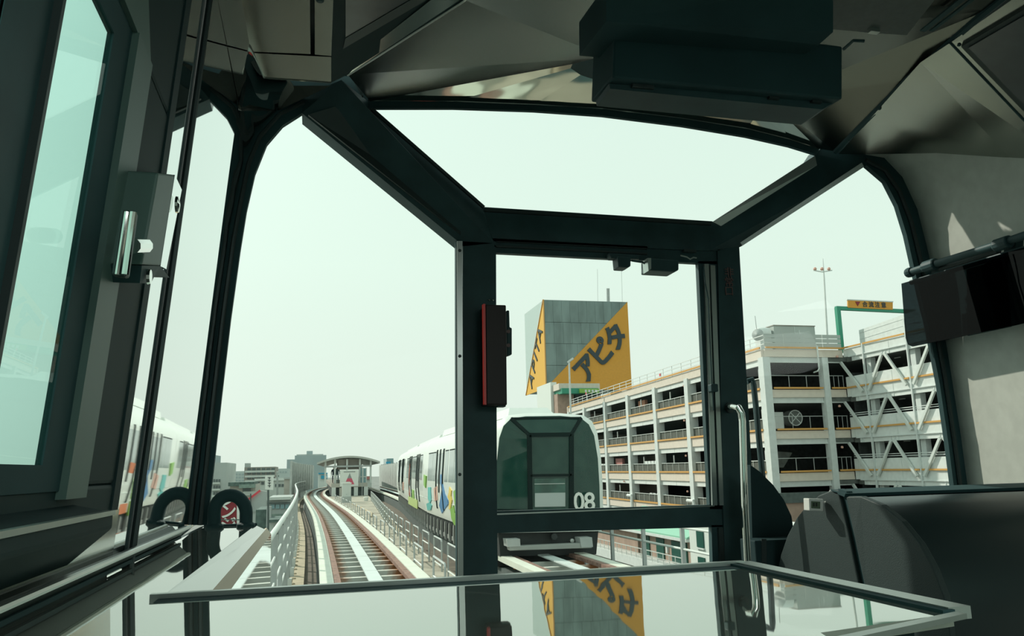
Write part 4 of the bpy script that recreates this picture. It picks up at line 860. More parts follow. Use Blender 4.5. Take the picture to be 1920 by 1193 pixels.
for k, (a, b) in enumerate(((33.9, 35.6), (35.65, 37.4), (37.45, 39.1), (39.15, 40.8))):
    for h0, h1 in ((.1, .42), (.47, .78), (.83, 1.12)):
        part('parapet_board', MB().bb((a, yb + .05, LV[0] + h0), (b, yb + .1, LV[0] + h1)), 'c_grey', gar)
# extract fans inside the corner
def fan(x, z, yy):
    t = MB().lathe((x, yy, z), [(.62, 0), (.62, .9), (.5, 1.0)], 20, (0, 1, 0)); part('fan_duct', t, 'gin', gar)
    r = MB()
    ring = [(x + .60 * math.cos(a), yy - .03, z + .60 * math.sin(a)) for a in np.linspace(0, 2 * math.pi, 25)]
    r.tube(ring, .035, 6); r.beam((x - .42, yy - .03, z - .42), (x + .42, yy - .03, z + .42), .05, .05, (0, 1, 0)); r.beam((x - .42, yy - .03, z + .42), (x + .42, yy - .03, z - .42), .05, .05, (0, 1, 0))
    part('fan_grille', r, 'gwhite', gar)
fan(36.9, 5.45, 56.5)
part('hopper', MB().prism([(35.4, 57.5, 1.6), (36.1, 57.5, 1.6), (36.7, 57.5, 2.35), (37.0, 57.5, 2.75), (35.4, 57.5, 2.9)], (0, 1, 0)), 'gin', gar)
part('cabinet', MB().bb((34.9, 56.2, 4.6), (35.65, 56.8, 5.9)), 'gcol', gar)
t = MB(); ring = [gp(60.2 + .8 * math.cos(a), .1, 2.6 + .8 * math.sin(a)) for a in np.linspace(0, 2 * math.pi, 19)]; t.tube(ring, .05, 6); t.beam(ring[2], ring[11], .06, .06); t.beam(ring[7], ring[16], .06, .06)
part('fan_grille', t, 'gwhite', gar)
for px, py in ((1570, 669), (1574, 762), (1579, 839), (1170, 903), (1283, 789), (1286, 855), (1289, 922), (1282, 724)):
    part('warning_lamp', MB().lathe(aY(px, py, 55.0) if px > 1400 else aP(px, py, gp(60, .2, 0), (gnv[0], gnv[1], 0)), [(.0, -.10), (.10, -.05), (.10, .06), (.04, .10)], 8), 'l_pink', gar)
part('down_pipe', MB().tube([(38.35, yb - .3, 11.0), (38.35, yb - .3, 9.2), (38.2, yb - .3, 9.0), (38.2, yb + .2, 8.95)], .06, 6), 'gwhite', gar)

# ramp wing coming towards us, braced
rp_ = thing('car_park_ramp', 'white steel ramp wing with diagonal braces at the right of the car park', 'building', (40.8, 48, -8))
RX, RY0, RY1 = 40.8, 55.0, 36.0
RC = [52.6, 47.85, 43.1, 38.4]
for li, z in enumerate(LV[:5]):
    part('ramp_panel', MB().bb((RX - .05, RY1, z + (.85 if li else -.1)), (RX + .1, RY0, z - .72)), 'gwhite', rp_)
    if li > 1:
        for q in (1.0, 1.15): part('parapet_rail', MB().beam((RX, RY1, z + q), (RX, RY0, z + q), .05, .05), 'gwhite', rp_)
    for y in RC: part('panel_joint', MB().bb((RX - .065, y + 1.9, z + (.8 if li else -.15)), (RX - .05, y + 1.95, z - .68)), 'gcol', rp_)
    part('edge_beam', MB().bb((RX - .12, RY1, z - .72), (RX + .2, RY0 - .6, z - .79)), 'gcol', rp_)
    part('edge_beam', MB().bb((RX - .0, RY1, z - .79), (RX + .2, RY0 - .9, z - 1.12)), 'gwhite', rp_)
    for a, b in zip([RY0] + RC, RC + [RY1]):
        part('guard_pipe', MB().beam((RX - .14, a - .12, z), (RX - .14, b + .12, z), .08, .12), 'orange', rp_)
        for q in (.42, .5, .58): part('stiffener', MB().bb((RX - .04, a + (b - a) * q - .03, z - .79), (RX + .02, a + (b - a) * q + .03, z - 1.12)), 'gcol', rp_)
    part('ramp_deck', MB().bb((RX + .2, RY1, z - .75), (RX + 9, RY0, z - 1.1)), 'gin', rp_)
    h = 1.7 if li == 0 else 1.15
    bx_ = RX + (1.6 if li == 0 else 4.5)
    bw = MB().prism([(bx_, RY0, z - .7), (bx_, RY1, z - .7 + .6), (bx_, RY1, z + h + .9), (bx_, RY0, z + h - .2)], (.15, 0, 0))
    part('inner_parapet', bw, 'gwhite', rp_)
    for s_ in (.25, .55, .85): part('parapet_groove', MB().prism([(bx_ - .01, RY0, z - .2 + s_ * h), (bx_ - .01, RY1, z + .6 + s_ * h), (bx_ - .01, RY1, z + .64 + s_ * h), (bx_ - .01, RY0, z - .16 + s_ * h)], (-.01, 0, 0)), 'gcol', rp_)
part('back_wall', MB().bb((RX + 8.6, RY1, -8), (RX + 9, RY0, 8.9)), 'gback', rp_)
part('back_wall', MB().bb((RX + .6, RY0 + .02, -8), (RX + 9, RY0 + .2, 8.9)), 'gback', rp_)
for y in RC:
    part('column', MB().bb((RX - .16, y - .06, -8), (RX - .02, y + .06, 11.9 if y < 50 else 10.9)), 'gcol', rp_)
    part('inner_column', MB().bb((RX + .3, y - .25, -8), (RX + .75, y + .25, 9.8)), 'gcol', rp_)
for li, z in enumerate(LV[:5]):
    for k, y in enumerate(RC):
        yn = RC[k - 1] if k else RY0 + .6
        m_ = (y + yn) / 2 if k else 55.0
        part('brace', MB().beam((RX - .22, m_ - .15 if k else 55.2, z - 1.12), (RX - .22, y + .35, z - 3.65), .2, .16, (1, 0, 0)), 'galvw', rp_)
        y2 = RC[k + 1] if k + 1 < len(RC) else RY1; m2 = (y + y2) / 2
        part('brace', MB().beam((RX - .22, m2 + .15, z - 1.12), (RX - .22, y - .35, z - 3.65), .2, .16, (1, 0, 0)), 'galvw', rp_)
    for yy in np.arange(37, 54, 2.1): part('ceiling_lamp_or_fill', MB().bb((RX + 2.4, yy, z - 1.17), (RX + 2.5, yy + .6, z - 1.11)), 'white', rp_)
# roof plant, tank, mast, gantry with the merge sign, lamp posts, beacons
bxr = thing('roof_plant', 'pale grey plant housing with a round tank on the car park roof corner', 'roof plant', (38, 58, 11))
part('housing', MB().bb((36.6, 58, 11.0), (40.45, 60, 13.18)), 'c_grey', bxr)
part('housing_top_edge', MB().bb((36.55, 57.95, 13.15), (40.5, 60.05, 13.22)), 'c_brown', bxr)
part('housing_joint', MB().bb((38.5, 57.97, 11.0), (38.54, 58, 13.1)), 'gcol', bxr); part('housing_joint', MB().bb((38.9, 57.95, 11.6), (38.98, 58, 12.8)), 'gcol', bxr)
part('tank', MB().lathe((35.9, 58.6, 12.5), [(.1, -.7), (.55, -.5), (.62, 0), (.55, .5), (.1, .7)], 16, (1, 0, 0)), 'gwhite', bxr, smooth=True)
part('tank_base', MB().bb((35.4, 58.2, 11.0), (36.5, 59, 12.1)), 'gwhite', bxr)
part('dish', MB().lathe((35.2, 58.2, 12.4), [(.05, .15), (.5, 0), (.5, -.03)], 16, (-.8, -.6, 0)), 'galv', bxr)
part('aerial', MB().beam((35.2, 58.3, 12.9), (35.15, 58.3, 14.0), .04, .04), 'galv', bxr)
mp_ = thing('lamp_mast', 'slender floodlight mast with three lamps on a crossbar behind the car park roof', 'mast', (44.2, 61, 11))
Ym = 61
part('mast', MB().tube([aY(1552, 650, Ym), aY(1545, 520, Ym), aY(1543, 485, Ym)], [.10, .07, .02], 8), 'gwhite', mp_)
part('crossbar', MB().tube([aY(1525, 507, Ym), aY(1542, 510, Ym), aY(1560, 507, Ym)], .05, 6), 'gwhite', mp_)
for x in (1528, 1541, 1554): part('lamp', MB().lathe(aY(x, 505, Ym), [(.06, -.12), (.15, -.05), (.15, .08), (.06, .18)], 8, (.3, 0, 1)), 'l_pink', mp_)
sg = thing('sign_gantry', 'green steel gantry on the car park ramp carrying the orange sign', 'gantry', aY(1578, 660, 56))
part('post', MB().beam(aY(1578, 662, 56), aY(1570, 577, 56), .34, .34, (0, 1, 0)), 'green', sg)
part('beam', MB().beam(aY(1567, 578, 56), aY(1760, 587, 56), .30, .30), 'green', sg)
part('far_post', MB().beam(aY(1760, 690, 56), aY(1760, 587, 56), .34, .34, (0, 1, 0)), 'green', sg)
ms = thing('merge_sign', 'orange merge warning sign board standing on the green gantry beam', 'sign', aY(1631, 572, 55.9))
part('board', MB().prism(PY([(1590, 562), (1674, 566), (1674, 581), (1590, 577)], 55.8), (0, .12, 0)), 'signorange', ms)
part('board_frame', MB().prism(PY([(1588.5, 561), (1675, 565), (1675, 567), (1588.5, 563)], 55.78), (0, .14, 0)), 'galvw', ms)
part('give_way_mark', MB().prism(PY([(1604, 565.5), (1613, 566), (1608.5, 574)], 55.76), (0, .04, 0)), 'signred', ms)
for k, ch in enumerate('合流注意'):
    text('sign_letter', ch, .50, 'letter', aY(1622 + k * 11.7, 571.3 + k * .55, 55.77), (1, 0, 0), (0, 0, 1), ms, .01, bold=.006)
for px, py in ((1238, 703), (1099, 738)):
    q = aP(px, py, gp(60, -1, 0), (gnv[0], gnv[1], 0))
    bt = thing('roof_beacon', 'small red flag on the car park parapet ' + ('right of the orange tower' if px > 1200 else 'below the green sign band'), 'marker', q)
    part('flag', MB().box(q, (.1, .35, .30)), 'redpaint', bt); part('stick', MB().beam(q - np.array([0, .2, 1.2]), q + np.array([0, -.2, .2]), .05, .05), 'galvw', bt)
lp = thing('street_lamp', 'white lamp post with a slanted head in front of the big orange letter tower', 'street lamp', aD(1069, 760, 106))
part('pole', MB().beam(np.array([*aD(1069, 765, 106)[:2], -8]), aD(1067, 679, 106), .22, .22), 'gwhite', lp)
part('lamp_head', MB().beam(aD(1064, 680, 106), aD(1075, 672, 106), .35, .25), 'gwhite', lp)
# stairhead with the green sign at the far end of the car park
sh = thing('stair_house', 'grey stair house with a green sign band at the far end of the car park', 'building', aD(1085, 790, 122))
D = 122
def dbox(x0, y0, x1, y1, D, dep):
    P = [aD(x0, y0, D), aD(x1, y0, D), aD(x1, y1, D), aD(x0, y1, D)]; X0, X1 = (P[0][0] + P[3][0]) / 2, (P[1][0] + P[2][0]) / 2
    Z1, Z0 = (P[0][2] + P[1][2]) / 2, (P[2][2] + P[3][2]) / 2; Y = (P[0][1] + P[2][1]) / 2
    return (X0, Y, Z0), (X1, Y + dep, Z1)
part('roof_block', MB().bb(*dbox(1045, 719, 1128, 731, D, 8)), 'cream', sh)
part('sign_band', MB().bb(*dbox(1051, 728, 1125, 738, D - .8, 8)), 'green', sh)
part('light_band', MB().bb(*dbox(1086, 729, 1125, 737, D - .95, 8)), 'l_green', sh)
for k in range(5): part('sign_mark', MB().bb(*dbox(1090 + k * 6.5, 731, 1094 + k * 6.5, 735.5, D - 1.1, .2)), 'gwhite', sh)
part('wall', MB().bb(*dbox(1045, 738, 1078, 800, D, 8)), 'brickp', sh)
part('white_corner', MB().bb(*dbox(1033, 716, 1045, 800, D + 2, 8)), 'c_white', sh)
part('dark_opening', MB().bb(*dbox(1078, 739, 1130, 800, D + .5, 6)), 'gback', sh)

# ================================================================== LETTERED TOWER
TD = 150
A0 = aD(1020, 562, TD); B0 = aD(1178, 567, TD); Yt = A0[1]
zt = A0[2]; x0 = A0[0]; x1 = aY(1180, 640, Yt)[0]; zb = aY(1027, 724, Yt)[2] - .2
dep = aX(984, 600, x0)[1] - Yt; dep = float(np.clip(dep, 12, 22))
tw = thing('sign_tower', 'blue grey and orange cube tower with big katakana letters above the car park', 'tower', (x0, Yt, -8))
part('core', MB().bb((x0 + .3, Yt + .3, zb), (x1, Yt + dep, zt)), 'towergrey', tw)
tx = lambda u: x0 + (x1 - x0) * u
tz = lambda v: zb + (zt - zb) * v
rows = [0, .245, .495, .74, 1.0]
for a, b in zip(rows[:-1], rows[1:]):
    n_ = max(1, int(10 * b))
    # grey cladding panels above the diagonal u < v
    us = np.linspace(0, b, n_ + 1)
    for u0, u1 in zip(us[:-1], us[1:]):
        lo0, lo1 = max(a, u0), max(a, u1)
        pts = [(tx(u0) + .03, Yt, tz(b) - .03), (tx(u1), Yt, tz(b) - .03), (tx(u1), Yt, tz(min(lo1, b)) + .03), (tx(u0) + .03, Yt, tz(lo0) + .03)]
        if u0 < a < u1: pts = [pts[0], pts[1], pts[2], (tx(a), Yt, tz(a) + .03), pts[3]]
        part('cladding_panel', MB().prism(pts, (0, .3, 0)), 'towergrey', tw)
part('orange_face', MB().prism([(tx(0), Yt - .05, tz(0)), (tx(1), Yt - .05, tz(1)), (tx(1), Yt - .05, tz(-.03)), (tx(0), Yt - .05, tz(-.03))], (0, .3, 0)), 'toworange', tw)
part('sunlit_grey_side', MB().prism([(x0 - .02, Yt + .3, zb), (x0 - .02, Yt + dep, zb), (x0 - .02, Yt + dep, zt), (x0 - .02, Yt + .3, zt)], (.3, 0, 0)), 'towerlit', tw)  # side face takes the lighter, sunlit copies of the cladding
part('sunlit_yellow_side', MB().prism([(x0 - .15, Yt + .05, zt), (x0 - .15, Yt + dep, zb - .2), (x0 - .15, Yt + .05, zb - .2)], (.14, 0, 0)), 'towyellowlit', tw)
part('edge_trim', MB().beam((x0 - .16, Yt, zt), (x0 - .16, Yt + dep, zb - .2), .12, .25, (1, 0, 0)), 'orange', tw)
part('edge_trim', MB().beam((x0 - .12, Yt, zt), (x0 - .12, Yt, zb - .2), .2, .2), 'orange', tw)
dgv = _n(np.array([x1 - x0, 0, zt - zb])); prp = np.array([-dgv[2], 0, dgv[0]])
ctr = np.array([tx(.5), Yt - .12, tz(.5)])
for ch, s_ in (('ア', -3.75), ('ピ', .55), ('タ', 4.9)):
    text('facade_letter', ch, 5.1, 'letter', ctr + dgv * s_ - prp * 3.25, dgv, prp, tw, .15, bold=.18, xs=.95)
dsv = _n(np.array([0, -dep, zt - zb])); psv = np.array([0, -dsv[2], dsv[1]]) * -1
psv = np.cross(np.array([-1.0, 0, 0]), dsv); psv = psv if psv[1] > 0 or True else -psv
ctr2 = np.array([x0 - .2, Yt + dep * .5, (zt + zb) / 2])
for ch, s_ in zip('APITA', (-6.0, -2.9, -.6, 1.6, 4.6)):
    text('side_letter', ch, 4.2, 'letter', ctr2 + dsv * s_ - psv * 2.0, dsv, psv, tw, .1, bold=.0)
for px in (1139, 1142): part('antenna', MB().beam(aY(px, 566, Yt + 3), aY(px - .6, 541, Yt + 3), .25, .25), 'galv', tw)
part('antenna_wire', MB().beam(aY(1167, 567, Yt + 3), aY(1165, 500, Yt + 3), .05, .05), 'galv', tw); part('antenna_wire', MB().beam(aY(1121, 565, Yt + 3), aY(1120, 505, Yt + 3), .05, .05), 'galv', tw)
part('support_column', MB().bb((tx(.02), Yt + .6, -8), (tx(.075), Yt + 2, zb)), 'towergrey', tw)
part('support_column', MB().bb((tx(.8), Yt + 1, -8), (tx(.9), Yt + 2.5, zb)), 'towergrey', tw)

# ================================================================== STATION
st = thing('station', 'island station with a curved grey canopy between the two tracks ahead', 'station', (3.2, 86, -1))
Ys, Yl = 84.0, 126.0
arc = [(-3.15 + 6.3 * i / 14, .62 * (1 - ((i - 7) / 7) ** 2)) for i in range(15)]
low_ = [np.array([3.25 + a, Ys, 2.86 + h]) for a, h in arc]; hi_ = [p + np.array([0, 0, .20]) for p in low_]
cnp = MB().prism(low_ + hi_[::-1], (1.2, Yl - Ys, 0)); part('canopy', cnp, 'canopy', st)
for a in (.95, 1.9, 3.1, 4.4, 5.5): part('canopy_post', MB().bb((a - .09, Ys + .6, .9), (a + .09, Ys + .78, 3.35)), 'galvw', st)
part('canopy_beam', MB().bb((.8, Ys + .5, 2.55), (5.6, Ys + .8, 2.72)), 'galv', st)
part('hall_block', MB().bb((2.2, Ys + .9, 2.3), (4.6, Ys + 5, 3.3)), 'c_brown', st)
part('platform', MB().bb((1.55, Ys, .55), (5.15, Yl, .95)), 'c_beige', st)
part('platform_wall', MB().bb((1.75, Ys + .4, -.6), (4.95, Yl, .55)), 'dark', st)
for x in (1.8, 2.75, 4.0, 5.0): part('platform_pier', MB().bb((x - .2, Ys - .05, -.5), (x + .2, Ys + .4, .55)), 'galvw', st)
part('equipment_door', MB().bb((2.35, Ys - .1, -.4), (2.95, Ys, .5)), 'c_beige', st)
part('stair_frame', MB().beam((4.6, Ys - .3, -.4), (4.6, Ys - .3, 2.6), .06, .06), 'galv', st)
part('side_cabin', MB().bb((4.4, Ys + .6, .95), (5.1, Ys + 3, 2.4)), 'bluegl', st)
for x in (4.42, 4.72, 5.05): part('cabin_frame', MB().bb((x - .04, Ys + .55, .95), (x + .04, Ys + .6, 2.45)), 'galvw', st)
part('cabin_rail', MB().bb((4.4, Ys + .52, 1.5), (5.1, Ys + .58, 1.58)), 'galvw', st)
part('end_rail', MB().beam((1.5, Ys + .1, 1.75), (2.6, Ys + .1, 1.75), .05, .05), 'galvw', st)
for x in (1.5, 2.0, 2.55): part('end_rail_post', MB().beam((x, Ys + .1, .95), (x, Ys + .1, 1.75), .05, .05), 'galvw', st)
# far platform-edge screens run along the sides as noise barriers
def barrier(label, g, o, Y0, Y1, z0, z1, step=4.0):
    t = thing('noise_barrier', label, 'barrier', (g(Y0)[0] + o, Y0, z0))
    y = Y0
    while y < Y1:
        a = g(y); b = g(min(y + step - .15, Y1))
        A = np.array([a[0] + o * a[3], y + o * a[4], z0]); B = np.array([b[0] + o * b[3], min(y + step - .15, Y1) + o * b[4], z0])
        part('panel', MB().prism([A, B, B + [0, 0, z1 - z0], A + [0, 0, z1 - z0]], (-.12, 0, 0)), 'screen', t)
        part('panel_post', MB().beam(A - [0, .08, 0], A + [0, -.08, z1 - z0 + .1], .18, .18), 'screen', t)
        y += step
    return t
barrier('grey noise barrier left of our track beside the station', own, -2.35, 84, 132, -.4, 3.2)
barrier('grey noise barrier right of the other track behind the parked train', opp, 1.75, 78, 130, -.4, 2.95)
ps = thing('poster_board', 'white poster board with a red and grey triangle on the station end', 'poster', (3.4, Ys - .05, .7))
part('board', MB().prism([(2.38, Ys - .12, .62), (4.22, Ys - .12, .62), (4.22, Ys - .12, 2.25), (2.38, Ys - .12, 2.25)], (0, .08, 0)), 'white', ps)
part('triangle_top', MB().prism([(3.35, Ys - .14, 1.95), (3.12, Ys - .14, 1.42), (3.56, Ys - .14, 1.42)], (0, .02, 0)), 'greyp', ps)
part('triangle_base', MB().prism([(3.12, Ys - .14, 1.42), (3.56, Ys - .14, 1.42), (3.82, Ys - .14, .82), (3.5, Ys - .14, .82), (3.4, Ys - .14, 1.1), (2.98, Ys - .14, 1.1)], (0, .02, 0)), 'pinkp', ps)
part('caption_line', MB().bb((2.75, Ys - .14, 2.03), (3.9, Ys - .12, 2.12)), 'greyp', ps)
cb = thing('equipment_cabinet', 'pale grey equipment cabinet on a plinth in front of the station poster', 'cabinet', (2.42, 66, -.32))
part('cabinet_body', MB().bb((2.08, 66, .15), (2.76, 66.6, 1.16)), 'galvw', cb); part('plinth', MB().bb((2.04, 65.95, -.32), (2.80, 66.65, .15)), 'c_grey', cb); part('lid', MB().bb((2.04, 65.95, 1.16), (2.80, 66.65, 1.22)), 'white', cb); part('knob', MB().lathe((2.42, 65.99, .32), [(.03, 0), (.03, .04)], 8, (0, -1, 0)), 'galv', cb)
wb = single('white_bucket', MB().lathe((4.05, 68, -.32), [(.16, 0), (.20, .28), (.18, .34), (.05, .36)], 14), 'white', 'small white bucket on the concrete deck before the station', 'bucket')
# two people waiting on the platform: skinned figures
def person(label, x, y, z, shirt, hgt):
    me = bpy.data.meshes.new('person'); s_ = hgt / 1.7
    V = [(0, 0, .92), (0, 0, 1.15), (0, 0, 1.38), (0, -.01, 1.48), (0, -.02, 1.60), (.10, 0, .86), (.11, -.01, .48), (.11, 0, .07), (.11, -.12, .04), (-.10, 0, .86), (-.11, -.01, .48), (-.11, 0, .07), (-.11, -.12, .04), (.20, 0, 1.36), (.26, .01, 1.10), (.25, -.07, .86), (-.20, 0, 1.36), (-.26, .01, 1.10), (-.25, -.07, .86)]
    E_ = [(0, 1), (1, 2), (2, 3), (3, 4), (0, 5), (5, 6), (6, 7), (7, 8), (0, 9), (9, 10), (10, 11), (11, 12), (2, 13), (13, 14), (14, 15), (2, 16), (16, 17), (17, 18)]
    Rr = [.14, .13, .15, .055, .10, .09, .065, .045, .04, .09, .065, .045, .04, .06, .045, .035, .06, .045, .035]
    me.from_pydata([(a * s_, b * s_, c * s_) for a, b, c in V], E_, []); o = bpy.data.objects.new('person', me); COL.objects.link(o)
    md = o.modifiers.new('skin', 'SKIN'); o.modifiers.new('sub', 'SUBSURF').levels = 1
    for i, r in enumerate(Rr): me.skin_vertices[0].data[i].radius = (r * s_, r * s_)
    me.skin_vertices[0].data[0].use_root = True
    dg = bpy.context.evaluated_depsgraph_get(); m2 = bpy.data.meshes.new_from_object(o.evaluated_get(dg)); o.modifiers.clear(); o.data = m2
    m2.materials.append(MT[shirt]); m2.materials.append(MT['skin'])
    for p in m2.polygons: p.material_index = 1 if p.center[2] > 1.47 * s_ else 0; p.use_smooth = True
    o.location = (x, y, z); ROOT[o.name] = np.array([x, y, z], float); tag(o, label, 'person')
    part('hair', MB().lathe((x, y + .02, z + 1.60 * s_), [(.105 * s_, 0), (.108 * s_, .05 * s_), (.07 * s_, .11 * s_), (.01, .125 * s_)], 10), 'hair', o)
    return o
person('person in dark clothes standing at the left end of the station platform', 1.82, 86.0, .95, 'cloth', 1.66)
person('person in a grey blue top standing at the station platform rail', 2.16, 86.4, .95, 'bluegl', 1.72)

# ================================================================== CITY LEFT OF THE TRACK
struct('ground', MB().add([(-900, -60, -8), (900, -60, -8), (900, 1500, -8), (-900, 1500, -8)], [(0, 1, 2, 3)]), 'ground')
def block(name, label, x0, y0, x1, D, dep, mt, cat='building', extra=()):
    P = aD((x0 + x1) / 2, y0, D); X0 = aD(x0, y0, D)[0]; X1 = aD(x1, y0, D)[0]; Y = P[1]
    t = thing(name, label, cat, ((X0 + X1) / 2, Y, -8)); part('walls', MB().bb((X0, Y, -8), (X1, Y + dep, P[2])), mt, t)
    def b2(nm, a, b, c, d, m_, o=.12, th=.2):
        q0 = aY(a, b, Y - o); q1 = aY(c, d, Y - o); part(nm, MB().bb((q0[0], Y - o, q0[2]), (q1[0], Y - o + th, q1[2])), m_, t)
    for e_ in extra: b2(*e_)
    return t, b2
block('apartment_block', 'grey block with two window bands left of everything beside the left pillar', 392, 868, 425, 130, 16, 'c_grey', extra=[('window', 400 + 5 * k, y, 403 + 5 * k, y + 5, 'win') for k in range(3) for y in (899, 911, 923)] + [('balcony', 397, y + 6, 412, y + 9, 'c_pale', .6, .8) for y in (899, 911, 923)])
block('stair_tower', 'slim grey stair tower behind the grey block at the left pillar', 392, 854, 405, 190, 10, 'c_blue')
block('apartment_block', 'pale low apartment block behind between the grey block and the brown flats', 426, 884, 460, 260, 16, 'c_hazed', extra=[('window', 430 + 6 * k, y, 433 + 6 * k, y + 3, 'c_blue') for k in range(5) for y in (888, 894, 900)])
t, b2 = block('apartment_block', 'brown grey flats with stacked balcony bands left of the white hanging sign', 459, 876, 516, 220, 18, 'c_brown', extra=[('balcony_band', 459, y, 515, y + 2.5, 'c_pale', .5, .5) for y in (883, 892, 901)] + [('window', 464 + 9 * k, y, 470 + 9 * k, y + 4, 'win') for k in range(6) for y in (878, 886, 895)])
b2('roof_house', 459, 869, 468, 878, 'c_grey', -2, 4)
block('office_block', 'large blue grey block stepped up on the skyline behind the station', 553, 854, 612, 420, 40, 'c_blue', extra=[('roof_house', 575, 846, 586, 856, 'c_blue', -6, 12), ('step', 538, 862, 556, 935, 'c_blue', .2, 30), ('roof_rail', 556, 852.6, 606, 853.4, 'c_grey', -1, .5)])
block('apartment_block', 'far pale block low on the skyline right of the brown flats', 516, 879, 541, 350, 20, 'c_hazed', extra=[('window', 520 + 5 * k, 884, 522 + 5 * k, 887, 'c_blue') for k in range(4)])
block('house', 'low brownish house with a green roof behind the rubber loop', 432, 909, 479, 118, 10, 'c_beige', extra=[('roof', 428, 905, 476, 911, 'c_dark', .8, 9), ('awning', 448, 909, 478, 915, 'c_green', 1.2, 1), ('window', 455, 916, 470, 922, 'win'), ('wall_band', 456, 922, 480, 929, 'c_pale', .4, .3)])
block('shop_building', 'white two storey building with dark windows behind the white hanging sign', 478, 899, 533, 135, 10, 'c_pale', extra=[('window', 482 + 8 * k, 904, 487 + 8 * k, 909, 'win') for k in range(3)] + [('window', 516 + 6 * k, 908, 520 + 6 * k, 913, 'win') for k in range(3)] + [('parapet', 477, 898, 534, 901, 'c_white', .4, .5)])
block('apartment_block', 'beige grey block with small windows left of the noise barrier', 533, 897, 561, 100, 9, 'c_beige', extra=[('window', 554, y, 558, y + 5, 'win') for y in (900, 909, 918)] + [('parapet', 532, 895.5, 562, 898, 'c_grey', .3, .4), ('pipe', 545, 899, 546, 935, 'c_grey', .2, .1)])
block('office_block', 'tall white slab with dark marks above the noise barrier', 560, 872, 575, 145, 9, 'c_white', extra=[('window', 563, 888, 567, 890, 'win'), ('marking', 564.5, 875, 567, 881, 'greyp')])
block('shop_building', 'white building with a blue sign left of the platform', 597, 888, 614, 132, 6, 'c_white', extra=[('blue_fascia', 597, 887, 614, 889, 'bluep', .3, .3), ('blue_sign', 602, 892, 614, 898, 'bluep', .3, .2), ('sign_arrow', 609, 893, 613, 897, 'white', .4, .1)])
block('office_block', 'blue grey slim tower with a blue sign right of the station', 725, 860, 738, 250, 12, 'c_blue', extra=[('upper_glass', 726, 860, 737, 872, 'bluegl', .4, .4), ('blue_sign', 724, 866, 732, 872, 'bluep', .9, .4)])
block('shop_building', 'low red roofed building glimpsed between station and right barrier', 684, 893, 697, 140, 5, 'c_pale', extra=[('red_fascia', 684, 894, 697, 899, 'pinkw', .3, .3)])
t, b2 = block('depot_building', 'flat grey building with a glazed front left of the railing', 500, 935, 545, 62, 10, 'c_grey', extra=[('window', 508 + 9 * k, 946, 515 + 9 * k, 954, 'bluegl') for k in range(4)] + [('roof_rail', 501, 943, 544, 944, 'dark', .3, .1), ('lower_band', 503, 965, 545, 975, 'c_green', .2, .2), ('roof_edge', 500, 933, 545, 937, 'c_pale', .4, .4)])
t, b2 = block('warehouse', 'grey warehouse wall with a slanting red roof edge behind the loop handle', 452, 944, 500, 78, 10, 'c_grey')
YY = org(t)[1]
part('gable', MB().prism([aY(452, 950, YY - .1), aY(462, 940, YY - .1), aY(489, 920, YY - .1), aY(500, 922, YY - .1), aY(500, 960, YY - .1), aY(452, 960, YY - .1)], (0, .5, 0)), 'c_grey', t)
part('red_roof_edge', MB().beam(aY(460, 941, YY - .3), aY(488, 920, YY - .3), .15, .2), 'redpaint', t)
part('downpipe', MB().beam(aY(470, 926, YY - .4), aY(470, 965, YY - .4), .12, .12), 'dark', t)
block('shed', 'dark green shed beside the sign pole', 480, 956, 502, 50, 5, 'c_dark', extra=[('shed_post', 500, 950, 507, 1010, 'galv', .3, .3)])
t, b2 = block('house', 'white low building beside the railing behind the sign pole', 505, 978, 533, 48, 6, 'c_pale', extra=[('window', 514, 986, 520, 1010, 'win'), ('window', 526, 984, 531, 1008, 'win'), ('roof', 503, 975, 535, 979, 'c_dark', .3, 4)])
# signs on poles
sp = thing('pole_sign', 'white upright sign board with dark characters on a thin pole left of the track', 'sign', aD(505, 1030, 40))
Yq = aD(505, 905, 40)[1]
part('board', MB().prism(PY([(497, 892), (513, 892), (512, 919), (497, 918)], Yq), (0, .15, 0)), 'white', sp)
for k, y in enumerate((897, 902, 907, 912)):
    part('character_mark', MB().prism(PY([(502, y - 1.6), (508, y - 1.6), (508, y - .6), (502, y - .6)], Yq - .02), (0, .03, 0)), 'letter', sp)
    part('character_mark', MB().prism(PY([(504.3, y - 2), (505.8, y - 2), (505.8, y + 2), (504.3, y + 2)], Yq - .02), (0, .03, 0)), 'letter', sp)
part('pole', MB().beam(aY(503, 919, Yq + .1), aY(503, 1080, Yq + .1), .09, .09), 'dark', sp)
rs = thing('round_sign', 'round red sign with a white mark near the beige block', 'sign', aD(553, 940, 90))
part('disc', MB().lathe(aD(553, 931, 90), [(.36, 0), (.36, .05)], 20, (0, -1, 0)), 'redpaint', rs); part('mark', MB().lathe(aD(553, 931, 90) - np.array([0, .06, 0]), [(.15, 0), (.15, .02)], 12, (0, -1, 0)), 'pinkw', rs); part('pole', MB().beam(aD(553, 935, 90), aD(553, 975, 90), .1, .1), 'dark', rs)
bl = thing('billboard', 'dark red billboard with white katakana letters seen through the rubber loop', 'billboard', aD(430, 1000, 52))
Yb2 = 54
part('board', MB().prism(PY([(411, 934), (445, 934), (445, 1010), (411, 1010)], Yb2), (0, .3, 0)), 'signred', bl)
for a, b in ((405, 412), (444, 452)): part('white_border', MB().prism(PY([(a, 934), (b, 934), (b, 1010), (a, 1010)], Yb2 - .05), (0, .3, 0)), 'white', bl)
for ch, y in (('ジ', 938), ('ン', 961), ('ジ', 986)): text('billboard_letter', ch, .98, 'white', aY(428, y, Yb2 - .06), (1, 0, 0), (0, 0, 1), bl, .02, bold=.02)
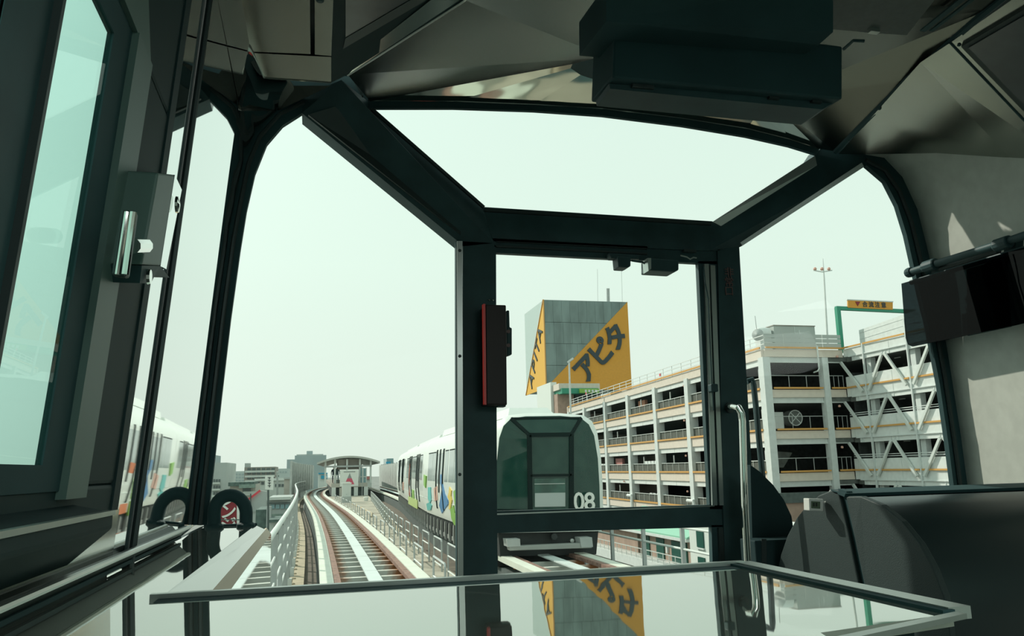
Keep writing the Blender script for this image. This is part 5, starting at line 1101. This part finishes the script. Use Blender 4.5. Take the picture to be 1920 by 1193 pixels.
part('side_board', MB().prism(PY([(452, 938), (462, 938), (462, 1010), (452, 1010)], Yb2 + .2), (0, .3, 0)), 'signred', bl); part('side_mark', MB().tube(PY([(453, 950), (458, 946), (459, 953), (453, 958), (459, 960)], Yb2 + .15), .07, 6), 'white', bl)
part('catwalk', MB().beam(aY(404, 975, Yb2 - .4), aY(464, 975, Yb2 - .4), .06, .06), 'dark', bl)
ut = thing('utility_pole', 'grey utility pole among the low roofs left of the round sign', 'pole', aD(520, 960, 95))
part('pole', MB().beam(aD(520, 885, 95), aD(520, 970, 95), .2, .2), 'c_grey', ut); part('cross_arm', MB().beam(aD(517, 893, 95), aD(523, 893, 95), .12, .12), 'dark', ut)
# ================================================================== LOW BUILDING BELOW THE CAR PARK (seen through the lower door pane)
bp_ = thing('brick_building', 'pink brown low building with mint roof and dark green shutters below the car park', 'building', (24, 55, -8))
part('walls', MB().bb((22.4, 46.2, -8), (31, 74, -2.55)), 'brickp', bp_)
part('mint_roof', MB().prism([(21.9, 46.0, -2.45), (21.9, 60, -2.45), (25, 60, -1.2), (25, 46, -1.2)], (0, 0, .12)), 'mint', bp_)
part('eaves', MB().bb((21.85, 46, -2.6), (22.3, 74, -2.42)), 'gwhite', bp_)
part('balcony_slab', MB().bb((21.4, 46, -4.75), (22.5, 74, -4.15)), 'gwhite', bp_)
part('lower_wall', MB().bb((21.95, 46, -8), (22.3, 74, -4.75)), 'brown', bp_)
for y0, y1 in ((47.0, 49.2), (50.4, 51.6), (52.8, 53.4)): part('shutter', MB().bb((22.32, y0, -4.1), (22.42, y1, -2.75)), 'gwin', bp_)
part('drain_pipe', MB().beam((22.3, 54.6, -4.1), (22.3, 54.6, -2.6), .12, .12), 'brown', bp_); part('wall_lamp', MB().bb((22.28, 49.8, -3.6), (22.4, 50.0, -3.1)), 'gwhite', bp_)
for h in (-3.85, -3.5): part('balcony_rail', MB().beam((21.5, 46, h), (21.5, 74, h), .05, .05), 'galvw', bp_)
rl = MB()
for y in np.arange(46, 74, .9): rl.beam((21.5, y, -4.15), (21.5, y, -3.5), .04, .04)
part('balcony_posts', rl, 'galvw', bp_, kind='stuff')
wbg = thing('annex_building', 'white annex with dark green windows beside the right door jamb', 'building', (23, 43, -8))
part('walls', MB().bb((22.0, 38, -8), (26, 45.8, -1.25)), 'c_white', wbg)
for y in (42.4, 44.4):
    for z in (-2.75, -4.3): part('window', MB().bb((21.93, y - .5, z), (22.02, y + .35, z + 1.0)), 'gwin', wbg); part('window_sill', MB().bb((21.9, y - .55, z - .1), (22.0, y + .4, z - .02)), 'gwhite', wbg)
wl_ = thing('retaining_wall', 'pink brown wall under a dark beam at the foot of the car park corner', 'wall', (37, 54.5, -8))
part('wall', MB().bb((32.5, 54.35, -8), (40.6, 54.8, -.98)), 'brickp', wl_); part('dark_beam', MB().bb((32.5, 54.2, -.98), (40.6, 54.85, -.25)), 'dark', wl_)
